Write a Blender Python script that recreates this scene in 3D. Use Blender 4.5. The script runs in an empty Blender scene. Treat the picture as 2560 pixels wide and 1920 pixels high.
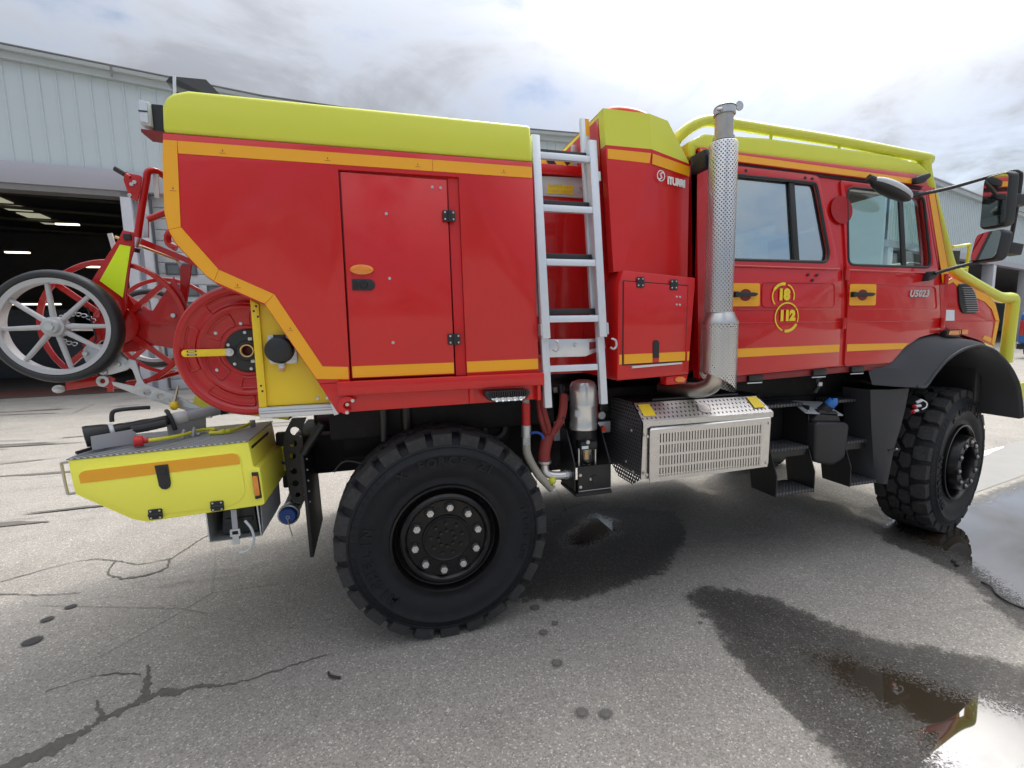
import bpy, bmesh, math, random
from mathutils import Vector, Matrix
from mathutils.geometry import tessellate_polygon
from mathutils import noise as mnoise
random.seed(7)
S = bpy.context.scene
C = S.collection
R = math.radians
PI = math.pi

# ------------------------------------------------------------------ camera
cam = bpy.data.cameras.new('camera')
cam.sensor_width = 36.0
cam.lens = 36.0 * 1160.0 / 2560.0
cam.clip_start = 0.05
cam.clip_end = 3000
camo = bpy.data.objects.new('camera', cam)
C.objects.link(camo)
yaw, pitch, roll = R(15.34), R(6.648), R(-1.171)
fw = Vector((math.sin(yaw) * math.cos(pitch), math.cos(yaw) * math.cos(pitch), -math.sin(pitch)))
rt = Vector((math.cos(yaw), -math.sin(yaw), 0))
up = rt.cross(fw)
rt2 = math.cos(roll) * rt + math.sin(roll) * up
up2 = -math.sin(roll) * rt + math.cos(roll) * up
camo.matrix_world = Matrix(((rt2.x, up2.x, -fw.x, 0), (rt2.y, up2.y, -fw.y, 0), (rt2.z, up2.z, -fw.z, 1.632), (0, 0, 0, 1)))
S.camera = camo

# ------------------------------------------------------------------ world, sun, exposure
SUN_AZ, SUN_EL = R(52), R(49)           # azimuth from +Y towards +X
sun_dir = Vector((math.sin(SUN_AZ) * math.cos(SUN_EL), math.cos(SUN_AZ) * math.cos(SUN_EL), math.sin(SUN_EL)))
W = bpy.data.worlds.new('World')
S.world = W
W.use_nodes = True
wt = W.node_tree
for n in list(wt.nodes):
    wt.nodes.remove(n)


class NT:
    """small helper to chain shader nodes"""
    def __init__(s, tree): s.t = tree
    def n(s, typ, **kw):
        nd = s.t.nodes.new(typ)
        for k, v in kw.items(): setattr(nd, k, v)
        return nd
    def put(s, sock, v):
        if isinstance(v, bpy.types.NodeSocket): s.t.links.new(v, sock)
        elif v is not None: sock.default_value = v
    def m(s, op, a, b=None, c=None, clamp=False):
        nd = s.n('ShaderNodeMath', operation=op, use_clamp=clamp)
        for i, v in enumerate((a, b, c)):
            if v is not None: s.put(nd.inputs[i], v)
        return nd.outputs[0]
    def noise(s, vec, scale, detail=4, rough=.5, dist=0.0):
        nd = s.n('ShaderNodeTexNoise')
        s.put(nd.inputs['Vector'], vec)
        nd.inputs['Scale'].default_value = scale
        nd.inputs['Detail'].default_value = detail
        nd.inputs['Roughness'].default_value = rough
        nd.inputs['Distortion'].default_value = dist
        return nd.outputs['Fac']
    def vor(s, vec, scale, out='Distance', feature='F1'):
        nd = s.n('ShaderNodeTexVoronoi', feature=feature)
        s.put(nd.inputs['Vector'], vec)
        nd.inputs['Scale'].default_value = scale
        return nd.outputs[out]
    def ramp(s, fac, stops):
        nd = s.n('ShaderNodeValToRGB')
        e = nd.color_ramp.elements
        while len(e) < len(stops): e.new(.5)
        for i, (p, c) in enumerate(stops):
            e[i].position = p
            e[i].color = c if len(c) == 4 else (*c, 1)
        s.put(nd.inputs[0], fac)
        return nd.outputs[0]
    def mix(s, fac, a, b, blend='MIX'):
        nd = s.n('ShaderNodeMix', data_type='RGBA', blend_type=blend)
        s.put(nd.inputs[0], fac)
        s.put(nd.inputs[6], a if isinstance(a, bpy.types.NodeSocket) else (*a[:3], 1))
        s.put(nd.inputs[7], b if isinstance(b, bpy.types.NodeSocket) else (*b[:3], 1))
        return nd.outputs[2]
    def step(s, x, lo, hi):
        nd = s.n('ShaderNodeMapRange', interpolation_type='SMOOTHSTEP')
        s.put(nd.inputs[0], x)
        s.put(nd.inputs[1], lo); s.put(nd.inputs[2], hi)
        return nd.outputs[0]
    def bump(s, h, strength=.3, dist=.01):
        nd = s.n('ShaderNodeBump')
        nd.inputs['Strength'].default_value = strength
        nd.inputs['Distance'].default_value = dist
        s.put(nd.inputs['Height'], h)
        return nd.outputs[0]


w = NT(wt)
sky = w.n('ShaderNodeTexSky', sky_type='NISHITA', sun_disc=False)
sky.sun_elevation = SUN_EL
sky.sun_rotation = SUN_AZ
sky.air_density, sky.dust_density, sky.ozone_density = 1.0, 1.5, 1.0
tc = w.n('ShaderNodeTexCoord').outputs['Generated']
sep = w.n('ShaderNodeSeparateXYZ'); w.put(sep.inputs[0], tc)
elev = w.m('MAXIMUM', sep.outputs[2], 0.0)
# clouds on a flat layer: divide by height
inv = w.m('DIVIDE', 1.0, w.m('ADD', elev, .22))
cv = w.n('ShaderNodeCombineXYZ')
w.put(cv.inputs[0], w.m('MULTIPLY', sep.outputs[0], inv)); w.put(cv.inputs[1], w.m('MULTIPLY', sep.outputs[1], inv)); cv.inputs[2].default_value = 3.1
n1 = w.noise(cv.outputs[0], .9, 8, .55, .5)
n2 = w.noise(cv.outputs[0], 2.3, 8, .6, .8)
dens = w.m('ADD', w.m('MULTIPLY', n1, .65), w.m('MULTIPLY', n2, .35))
dot = w.n('ShaderNodeVectorMath', operation='DOT_PRODUCT')
w.put(dot.inputs[0], tc); dot.inputs[1].default_value = sun_dir
glow = w.m('POWER', w.m('MAXIMUM', dot.outputs['Value'], 0.0), 24.0)          # thin cloud is brightest round the sun
cover = w.step(w.m('ADD', dens, w.m('MULTIPLY', glow, .12)), .37, .57)
shade = w.step(dens, .42, .59)
ccol = w.mix(shade, (.425, .432, .446), (.205, .215, .236))
ccol = w.mix(1.0, ccol, w.mix(glow, (1, 1, 1), (15.0, 14.2, 13.0)), 'MULTIPLY')
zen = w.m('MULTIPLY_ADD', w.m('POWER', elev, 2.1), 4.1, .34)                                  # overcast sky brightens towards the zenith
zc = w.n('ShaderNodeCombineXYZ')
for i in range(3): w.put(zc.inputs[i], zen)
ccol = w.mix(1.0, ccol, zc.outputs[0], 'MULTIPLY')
skyc = w.mix(1.0, sky.outputs[0], (.058, .058, .058), 'MULTIPLY')
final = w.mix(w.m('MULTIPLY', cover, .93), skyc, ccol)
bg = w.n('ShaderNodeBackground')
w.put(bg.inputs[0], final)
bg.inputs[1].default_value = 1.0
wo = w.n('ShaderNodeOutputWorld')
wt.links.new(bg.outputs[0], wo.inputs[0])

sl = bpy.data.lights.new('sun', 'SUN')
sl.energy = 0.5
sl.angle = R(2.5)
sl.color = (1.0, .93, .82)
so = bpy.data.objects.new('sun', sl)
so.rotation_euler = (-sun_dir).to_track_quat('-Z', 'Y').to_euler()
so.location = sun_dir * 60
C.objects.link(so)

S.view_settings.view_transform = 'Standard'
S.view_settings.look = 'None'
S.view_settings.gamma = 1.0
S.view_settings.use_curve_mapping = False
S.view_settings.exposure = 1.16
S.render.engine = 'CYCLES'
S.cycles.max_bounces = 8
S.cycles.transparent_max_bounces = 16
S.cycles.use_denoising = True
S.cycles.sample_clamp_indirect = 8.0

# ------------------------------------------------------------------ geometry helpers
class Geo:
    def __init__(s): s.v = []; s.f = []
    def add(s, v, f):
        o = len(s.v)
        s.v += [Vector(p) for p in v]
        s.f += [[i + o for i in q] for q in f]
        return s
    def __add__(s, o):
        g = Geo(); g.add(s.v, s.f); g.add(o.v, o.f); return g
    def move(s, d):
        d = Vector(d); s.v = [p + d for p in s.v]; return s
    def xf(s, M):
        s.v = [M @ p for p in s.v]; return s


def fn(y): return y if callable(y) else (lambda z: y)


def box(x0, x1, y0, y1, z0, z1):
    return Geo().add([(x, y, z) for z in (z0, z1) for y in (y0, y1) for x in (x0, x1)],
                     [(0, 2, 3, 1), (4, 5, 7, 6), (0, 1, 5, 4), (2, 6, 7, 3), (0, 4, 6, 2), (1, 3, 7, 5)])


def prism(pts, yf, yb):
    """polygon in XZ pushed from front depth to back depth (numbers or functions of z)"""
    yf, yb = fn(yf), fn(yb)
    n = len(pts)
    v = [(x, yf(z), z) for x, z in pts] + [(x, yb(z), z) for x, z in pts]
    f = [tuple(range(n)), tuple(range(2 * n - 1, n - 1, -1))] + [(i, (i + 1) % n, n + (i + 1) % n, n + i) for i in range(n)]
    return Geo().add(v, f)


def plate(outer, holes, yf, t):
    """flat plate in XZ with real holes"""
    yf = fn(yf)
    loops = [outer] + list(holes)
    flat = [p for l in loops for p in l]
    tris = tessellate_polygon([[Vector((x, z, 0)) for x, z in l] for l in loops])
    n = len(flat)
    v = [(x, yf(z), z) for x, z in flat] + [(x, yf(z) + t, z) for x, z in flat]
    f = [tuple(q) for q in tris] + [tuple(i + n for i in reversed(q)) for q in tris]
    o = 0
    for l in loops:
        k = len(l)
        f += [(o + i, o + (i + 1) % k, n + o + (i + 1) % k, n + o + i) for i in range(k)]
        o += k
    return Geo().add(v, f)


def frame_of(d):
    d = Vector(d).normalized()
    a = Vector((0, 0, 1)) if abs(d.z) < .9 else Vector((1, 0, 0))
    u = d.cross(a).normalized()
    return u, d.cross(u)


def cyl(p0, p1, r0, r1=None, n=16):
    r1 = r0 if r1 is None else r1
    p0, p1 = Vector(p0), Vector(p1)
    u, w_ = frame_of(p1 - p0)
    v = []
    for p, r in ((p0, r0), (p1, r1)):
        v += [p + r * (math.cos(2 * PI * i / n) * u + math.sin(2 * PI * i / n) * w_) for i in range(n)]
    f = [(i, (i + 1) % n, n + (i + 1) % n, n + i) for i in range(n)] + [tuple(range(n)), tuple(range(2 * n - 1, n - 1, -1))]
    return Geo().add(v, f)


def smooth_path(pts, k=4, closed=False):
    pts = [Vector(p) for p in pts]
    out = []
    n = len(pts)
    rng = range(n) if closed else range(n - 1)
    for i in rng:
        if closed: p = [pts[(i + j) % n] for j in (-1, 0, 1, 2)]
        else: p = [pts[max(i - 1, 0)], pts[i], pts[i + 1], pts[min(i + 2, n - 1)]]
        for j in range(k):
            t = j / k
            out.append(.5 * ((2 * p[1]) + (p[2] - p[0]) * t + (2 * p[0] - 5 * p[1] + 4 * p[2] - p[3]) * t * t + (3 * p[1] - p[0] - 3 * p[2] + p[3]) * t ** 3))
    if not closed: out.append(pts[-1])
    return out


def tube(path, r, n=10, closed=False):
    path = [Vector(p) for p in path]
    m = len(path)
    rr = r if isinstance(r, (list, tuple)) else [r] * m
    v, f = [], []
    u = None
    for i, p in enumerate(path):
        a = path[i - 1] if (i > 0 or closed) else p
        b = path[(i + 1) % m] if (i < m - 1 or closed) else p
        d = (b - a).normalized()
        if u is None: u, w_ = frame_of(d)
        else:
            u = (u - d * u.dot(d)).normalized(); w_ = d.cross(u)
        v += [p + rr[i] * (math.cos(2 * PI * j / n) * u + math.sin(2 * PI * j / n) * w_) for j in range(n)]
    for i in range(m if closed else m - 1):
        a, b = i * n, ((i + 1) % m) * n
        f += [(a + j, a + (j + 1) % n, b + (j + 1) % n, b + j) for j in range(n)]
    if not closed:
        f += [tuple(range(n - 1, -1, -1)), tuple(range((m - 1) * n, m * n))]
    return Geo().add(v, f)


def bar(p0, p1, wd, th, side=(0, 1, 0)):
    """flat rectangular bar between two points; th measured along side"""
    p0, p1, s = Vector(p0), Vector(p1), Vector(side)
    d = (p1 - p0).normalized()
    s = (s - d * s.dot(d)).normalized()
    u = d.cross(s)
    v = [p + a * u * wd / 2 + b * s * th / 2 for p in (p0, p1) for a, b in ((-1, -1), (1, -1), (1, 1), (-1, 1))]
    return Geo().add(v, [(0, 1, 2, 3), (7, 6, 5, 4)] + [(i, 4 + i, 4 + (i + 1) % 4, (i + 1) % 4) for i in range(4)])


def lathe(prof, c, axis='Y', n=48):
    """profile [(radius, position along axis)] turned about an axis through c"""
    c = Vector(c)
    v, f = [], []
    m = len(prof)
    for r, y in prof:
        for i in range(n):
            a = 2 * PI * i / n
            if axis == 'Y': v.append(c + Vector((r * math.cos(a), y, r * math.sin(a))))
            elif axis == 'X': v.append(c + Vector((y, r * math.cos(a), r * math.sin(a))))
            else: v.append(c + Vector((r * math.cos(a), r * math.sin(a), y)))
    for k in range(m - 1):
        f += [(k * n + i, k * n + (i + 1) % n, (k + 1) * n + (i + 1) % n, (k + 1) * n + i) for i in range(n)]
    return Geo().add(v, f)


def ring(cx, cz, ro, ri, y0, y1, n=48):
    return lathe([(ri, y0), (ro, y0), (ro, y1), (ri, y1), (ri, y0)], (cx, 0, cz), 'Y', n)


def ball(c, rx, ry=None, rz=None, n=14):
    ry = ry or rx; rz = rz or rx
    v, f = [], []
    h = n // 2
    for i in range(h + 1):
        t = PI * i / h
        for j in range(n):
            a = 2 * PI * j / n
            v.append((c[0] + rx * math.sin(t) * math.cos(a), c[1] + ry * math.sin(t) * math.sin(a), c[2] + rz * math.cos(t)))
    for i in range(h):
        f += [(i * n + j, i * n + (j + 1) % n, (i + 1) * n + (j + 1) % n, (i + 1) * n + j) for j in range(n)]
    return Geo().add(v, f)


def circ(cx, cz, r, n=14, rz=None, a0=0):
    rz = rz or r
    return [(cx + r * math.cos(a0 + 2 * PI * i / n), cz + rz * math.sin(a0 + 2 * PI * i / n)) for i in range(n)]


def rrect(x0, x1, z0, z1, r, k=4):
    out = []
    for cx, cz, a in ((x1 - r, z1 - r, 0), (x0 + r, z1 - r, 90), (x0 + r, z0 + r, 180), (x1 - r, z0 + r, 270)):
        out += [(cx + r * math.cos(R(a + 90 * i / k)), cz + r * math.sin(R(a + 90 * i / k))) for i in range(k + 1)]
    return out


def text_geo(s, size, bold=0.0, spacing=1.0, shear=0.0, depth=.002):
    cu = bpy.data.curves.new('lettering', 'FONT')
    cu.body = s; cu.size = size; cu.offset = bold; cu.space_character = spacing; cu.shear = shear
    cu.align_x = 'CENTER'; cu.align_y = 'CENTER'; cu.extrude = depth / 2; cu.resolution_u = 3
    o = bpy.data.objects.new('lettering', cu)
    C.objects.link(o)
    dg = bpy.context.evaluated_depsgraph_get()
    me = bpy.data.meshes.new_from_object(o.evaluated_get(dg))
    g = Geo().add([v.co.copy() for v in me.vertices], [list(p.vertices) for p in me.polygons])
    bpy.data.objects.remove(o); bpy.data.curves.remove(cu); bpy.data.meshes.remove(me)
    return g


def text_at(s, size, x, y, z, **kw):
    """lettering facing -Y, centred at x, z, laid on the surface y (number or function of z)"""
    g = text_geo(s, size, **kw)
    yf = fn(y)
    g.v = [Vector((x + p.x, yf(z + p.y) - p.z, z + p.y)) for p in g.v]
    return g


WL = {}   # world location of each object's origin


def obj(name, g, mat, parent=None, bev=0.0, seg=2, ang=35, label=None, cat=None, group=None, kind=None, at=None, soft=True):
    me = bpy.data.meshes.new(name)
    if at is not None: c = Vector(at)
    else:
        lo = Vector([min(p[i] for p in g.v) for i in range(3)]); hi = Vector([max(p[i] for p in g.v) for i in range(3)])
        c = (lo + hi) / 2
    me.from_pydata([p - c for p in g.v], [], g.f)
    bm = bmesh.new(); bm.from_mesh(me)
    bmesh.ops.remove_doubles(bm, verts=bm.verts, dist=1e-5)
    bmesh.ops.recalc_face_normals(bm, faces=bm.faces)
    if bev:
        ed = [e for e in bm.edges if len(e.link_faces) == 2 and e.calc_face_angle(0) > R(28)]
        bmesh.ops.bevel(bm, geom=ed, offset=bev, segments=seg, affect='EDGES', profile=.5, clamp_overlap=True)
    bm.to_mesh(me); bm.free()
    if soft:
        me.shade_smooth()
        me.set_sharp_from_angle(angle=R(ang))
    o = bpy.data.objects.new(name, me)
    C.objects.link(o)
    me.materials.append(mat)
    place(o, c, parent)
    props(o, label, cat, group, kind)
    return o


def place(o, c, parent):
    c = Vector(c)
    if parent is not None:
        o.parent = parent
        o.location = c - WL[parent.name]
    else: o.location = c
    WL[o.name] = c


def props(o, label=None, cat=None, group=None, kind=None):
    for k, v in (('label', label), ('category', cat), ('group', group), ('kind', kind)):
        if v: o[k] = v


def thing(name, loc, label, cat, group=None):
    o = bpy.data.objects.new(name, None)
    o.empty_display_size = .2
    C.objects.link(o)
    place(o, loc, None)
    props(o, label, cat, group)
    return o


def copy_of(src, c, parent, rot=None):
    o = src.copy()
    C.objects.link(o)
    place(o, c, parent)
    if rot: o.rotation_euler = rot
    return o


def many(name, g, mat, spots, parent, **kw):
    """one small piece repeated: g is built round the origin"""
    first = None
    for s in spots:
        if first is None:
            g.move(s)
            first = obj(name, g, mat, parent, at=s, **kw)
        else: copy_of(first, s, parent)
    return first

# ------------------------------------------------------------------ materials
def mat(name, col, rough=.5, metal=0.0, coat=0.0, coat_r=.05, var=.0, vscale=6, bump=0.0, bscale=200, rvar=0.0, emit=None, estr=0, spec=None, dust=0.0):
    m = bpy.data.materials.new(name)
    m.use_nodes = True
    t = NT(m.node_tree)
    b = m.node_tree.nodes['Principled BSDF']
    co = t.n('ShaderNodeTexCoord').outputs['Object']
    base = (*col, 1)
    b.inputs['Base Color'].default_value = base
    b.inputs['Roughness'].default_value = rough
    b.inputs['Metallic'].default_value = metal
    b.inputs['Coat Weight'].default_value = coat
    b.inputs['Coat Roughness'].default_value = coat_r
    if spec is not None: b.inputs['Specular IOR Level'].default_value = spec
    if var:
        n = t.noise(co, vscale, 6, .6)
        c = t.mix(n, tuple(max(x * (1 - var), 0) for x in col), tuple(min(x * (1 + var), 1) for x in col))
        if dust:
            d = t.step(t.noise(co, vscale * 2.3, 8, .7), .5, .75)
            c = t.mix(t.m('MULTIPLY', d, dust), c, (.32, .29, .25))
        t.put(b.inputs['Base Color'], c)
    if rvar:
        n = t.noise(co, vscale * 1.7, 5, .6)
        t.put(b.inputs['Roughness'], t.m('MULTIPLY_ADD', n, rvar * 2, rough - rvar))
    if bump:
        t.put(b.inputs['Normal'], t.bump(t.noise(co, bscale, 3, .6), bump, .002))
    if emit:
        b.inputs['Emission Color'].default_value = (*emit, 1)
        b.inputs['Emission Strength'].default_value = estr
    return m


def grid_mask(t, u, v, pu, pv, r, shape='dot'):
    """1 inside the holes of a staggered grid"""
    vv = t.m('DIVIDE', v, pv)
    row = t.m('FLOOR', vv)
    uu = t.m('ADD', t.m('DIVIDE', u, pu), t.m('MULTIPLY', t.m('FLOORED_MODULO', row, 2.0), .5))
    fu = t.m('MULTIPLY', t.m('SUBTRACT', t.m('FRACT', uu), .5), pu)
    fv = t.m('MULTIPLY', t.m('SUBTRACT', t.m('FRACT', vv), .5), pv)
    d = t.m('SQRT', t.m('ADD', t.m('MULTIPLY', fu, fu), t.m('MULTIPLY', fv, fv)))
    return t.m('LESS_THAN', d, r)


def perforated(name, col, rough, metal, mode, pu, pv, r, radius=.1):
    m = mat(name, col, rough, metal, var=.08, vscale=5, rvar=.06)
    t = NT(m.node_tree)
    nd = m.node_tree.nodes
    b = nd['Principled BSDF']
    co = t.n('ShaderNodeTexCoord').outputs['Object']
    sp = t.n('ShaderNodeSeparateXYZ'); t.put(sp.inputs[0], co)
    if mode == 'cyl':
        u = t.m('MULTIPLY', t.m('ARCTAN2', sp.outputs[0], sp.outputs[1]), radius); v = sp.outputs[2]
    elif mode == 'xz': u, v = sp.outputs[0], sp.outputs[2]
    elif mode == 'yz': u, v = sp.outputs[1], sp.outputs[2]
    else: u, v = sp.outputs[0], sp.outputs[1]
    k = grid_mask(t, u, v, pu, pv, r)
    tr = t.n('ShaderNodeBsdfTransparent')
    mx = t.n('ShaderNodeMixShader')
    t.put(mx.inputs[0], k)
    m.node_tree.links.new(b.outputs[0], mx.inputs[1]); m.node_tree.links.new(tr.outputs[0], mx.inputs[2])
    m.node_tree.links.new(mx.outputs[0], nd['Material Output'].inputs[0])
    return m


def glass_mat(name, tint, refl=.12, rough=.02):
    m = bpy.data.materials.new(name)
    m.use_nodes = True
    t = NT(m.node_tree)
    m.node_tree.nodes.remove(m.node_tree.nodes['Principled BSDF'])
    tr = t.n('ShaderNodeBsdfTransparent'); tr.inputs[0].default_value = (*tint, 1)
    gl = t.n('ShaderNodeBsdfGlossy'); gl.inputs['Roughness'].default_value = rough
    gl.inputs[0].default_value = (.90, .97, .96, 1)
    lw = t.n('ShaderNodeLayerWeight'); lw.inputs[0].default_value = .5
    fr = t.m('MULTIPLY_ADD', t.m('POWER', lw.outputs['Facing'], 5.0), .95, .04)
    mx = t.n('ShaderNodeMixShader')
    t.put(mx.inputs[0], t.m('ADD', fr, refl, clamp=True))
    m.node_tree.links.new(tr.outputs[0], mx.inputs[1]); m.node_tree.links.new(gl.outputs[0], mx.inputs[2])
    m.node_tree.links.new(mx.outputs[0], m.node_tree.nodes['Material Output'].inputs[0])
    return m


RED = (.60, .010, .010)
M = {}
M['red'] = mat('red_paint', RED, .40, coat=.75, coat_r=.10, var=.10, vscale=2.6, rvar=.08, bump=.02, bscale=320, spec=.25)
M['redgloss'] = mat('red_gloss_paint', (.56, .007, .008), .34, spec=.25, coat=1.0, coat_r=.035, var=.05, vscale=2, bump=.22, bscale=4)
M['redreel'] = mat('red_powder_coat', (.48, .008, .007), .34, spec=.3, coat=.6, coat_r=.08, var=.08, vscale=4)
M['darkred'] = mat('dark_red', (.22, .012, .016), .4)
M['decal_red'] = mat('matte_red_disc', (.36, .008, .013), .5)
M['lime'] = mat('lime_paint', (.66, .69, .055), .42, coat=.2, coat_r=.2, var=.03, vscale=3)
M['limetube'] = mat('lime_tube_paint', (.64, .67, .05), .32, coat=.5, coat_r=.08, var=.03)
M['lockeryellow'] = mat('lemon_paint', (1.0, .95, .10), .42, coat=.2, coat_r=.2, var=.02, bump=.015, bscale=60)
M['fluo'] = mat('fluorescent_film', (.74, .98, .01), .45)
M['yellow'] = mat('warm_yellow_paint', (.86, .60, .015), .4, coat=.2, coat_r=.2, var=.03)
M['lever'] = mat('lever_yellow', (.88, .62, .02), .35)
M['orange'] = mat('orange_reflective_film', (.88, .40, .006), .35, var=.05, vscale=3, coat=.3, coat_r=.12)
M['orangeamb'] = mat('amber_lens', (.80, .24, .01), .15, coat=1, coat_r=.03, var=.15, vscale=60)
M['black'] = mat('black_plastic', (.018, .019, .021), .5, var=.2, vscale=8, bump=.04, bscale=400)
M['blackmetal'] = mat('black_painted_steel', (.013, .013, .014), .38, var=.25, vscale=5, rvar=.08)
M['wheelblack'] = mat('satin_black_rim', (.005, .005, .0055), .30, coat=.12, coat_r=.12, var=.3, vscale=8, rvar=.08, spec=.3)
M['fender'] = mat('charcoal_plastic', (.035, .037, .041), .52, var=.12, vscale=5, bump=.05, bscale=500, rvar=.06)
M['chassis'] = mat('chassis_black', (.007, .007, .008), .6, var=.3, vscale=6, dust=.05, spec=.3)
M['rubber'] = mat('tyre_rubber', (.0105, .012, .015), .52, var=.3, vscale=7, bump=.06, bscale=180, rvar=.08, dust=.03, spec=.28)
M['treadtop'] = mat('tread_rubber', (.040, .040, .041), .8, var=.35, vscale=25, bump=.12, bscale=120, dust=.14, spec=.3)
M['cartrubber'] = mat('cart_tyre_rubber', (.022, .023, .026), .5, var=.15)
M['galv'] = mat('galvanised_steel', (.55, .58, .60), .42, .75, var=.14, vscale=18, rvar=.08)
M['alu'] = mat('anodised_aluminium', (.70, .72, .75), .36, .7, var=.05, vscale=9, rvar=.05)
M['ladderalu'] = mat('ladder_aluminium', (.68, .72, .78), .40, .35, var=.05, vscale=14, rvar=.05)
M['steel'] = mat('brushed_steel', (.62, .61, .59), .3, .95, var=.1, vscale=22, rvar=.1)
M['pipe'] = mat('heat_stained_steel', (.52, .48, .43), .34, .95, var=.22, vscale=12, rvar=.1)
M['silver'] = mat('polished_canister', (.70, .70, .69), .28, .75, var=.06, vscale=10)
M['bolt'] = mat('zinc_bolt', (.60, .60, .60), .35, .85, var=.1, vscale=40)
M['greypaint'] = mat('light_grey_paint', (.52, .55, .58), .45, var=.06, vscale=8)
M['traygrey'] = mat('tray_grey', (.34, .35, .37), .5, var=.06)
M['cartgrey'] = mat('cast_grey_wheel', (.46, .47, .48), .45, .1, var=.16, vscale=14, rvar=.08)
M['blue'] = mat('blue_plastic', (.012, .07, .33), .45, var=.15, vscale=12)
M['bluelite'] = mat('blue_cap', (.03, .17, .55), .4)
M['white'] = mat('white_print', (.80, .80, .80), .5)
M['softwhite'] = mat('matt_white', (.62, .64, .64), .55, var=.06)
M['brass'] = mat('brass', (.60, .42, .18), .3, .9, var=.1)
M['copper'] = mat('copper', (.58, .32, .17), .35, .9)
M['redhose'] = mat('red_hose', (.27, .035, .03), .6, var=.25, vscale=14, bump=.1, bscale=60)
M['greyhose'] = mat('grey_ribbed_hose', (.38, .36, .30), .6, var=.2, vscale=12)
M['redplastic'] = mat('red_plastic_knob', (.60, .02, .02), .4)
M['buoy'] = mat('orange_red_foam', (.68, .06, .02), .5)
M['rope'] = mat('yellow_strap', (.78, .74, .05), .6, var=.1, vscale=60)
M['sticker'] = mat('yellow_sticker', (.85, .62, .03), .5, var=.12, vscale=90)
M['whitesticker'] = mat('paper_label', (.74, .80, .86), .5)
M['skyglass'] = glass_mat('cab_glass_privacy', (.52, .60, .58), .58)
M['cabglass'] = glass_mat('cab_glass_clear', (.88, .97, .94), .06)
M['bowl'] = glass_mat('filter_bowl', (.85, .78, .62), .10)
M['seat'] = mat('seat_fabric', (.10, .105, .11), .9, var=.2, vscale=20)
M['interior'] = mat('cab_trim', (.09, .09, .095), .7, var=.1)
M['mirror'] = mat('mirror_glass', (.88, .90, .90), .02, 1.0)
M['lens'] = mat('lamp_lens', (.75, .77, .80), .08, .6, coat=1)
M['perfcyl'] = perforated('perforated_shield', (.66, .66, .66), .33, .9, 'cyl', .0200, .0112, .0043, .0735)
M['perfcyl2'] = perforated('perforated_shield_wide', (.66, .66, .66), .33, .9, 'cyl', .0200, .0112, .0043, .098)
M['perftop'] = perforated('perforated_lid', (.66, .65, .63), .35, .85, 'xz', .028, .019, .0047)
M['perfside'] = perforated('perforated_dark_side', (.16, .16, .17), .42, .6, 'yz', .026, .022, .0058)
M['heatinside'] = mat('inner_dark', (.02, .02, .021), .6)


def tread_plate(name, col, metal, rough, sc):
    m = mat(name, col, rough, metal, var=.2, vscale=15)
    t = NT(m.node_tree)
    b = m.node_tree.nodes['Principled BSDF']
    co = t.n('ShaderNodeTexCoord').outputs['Object']
    sp = t.n('ShaderNodeSeparateXYZ'); t.put(sp.inputs[0], co)
    d1 = t.m('ADD', sp.outputs[0], sp.outputs[1]); d2 = t.m('SUBTRACT', sp.outputs[0], sp.outputs[1])
    k1 = t.m('MULTIPLY', t.m('SINE', t.m('MULTIPLY', d1, sc)), t.m('SINE', t.m('MULTIPLY', d2, sc * 1.0)))
    h = t.step(t.m('ABSOLUTE', k1), .35, .6)
    t.put(b.inputs['Normal'], t.bump(h, .9, .004))
    c = t.mix(h, tuple(x * .55 for x in col), tuple(min(1, x * 1.5) for x in col))
    t.put(b.inputs['Base Color'], c)
    return m


M['chequer'] = tread_plate('chequer_plate', (.40, .42, .44), .5, .45, 130)
M['steptread'] = tread_plate('perforated_step', (.085, .085, .09), .4, .45, 120)


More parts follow.
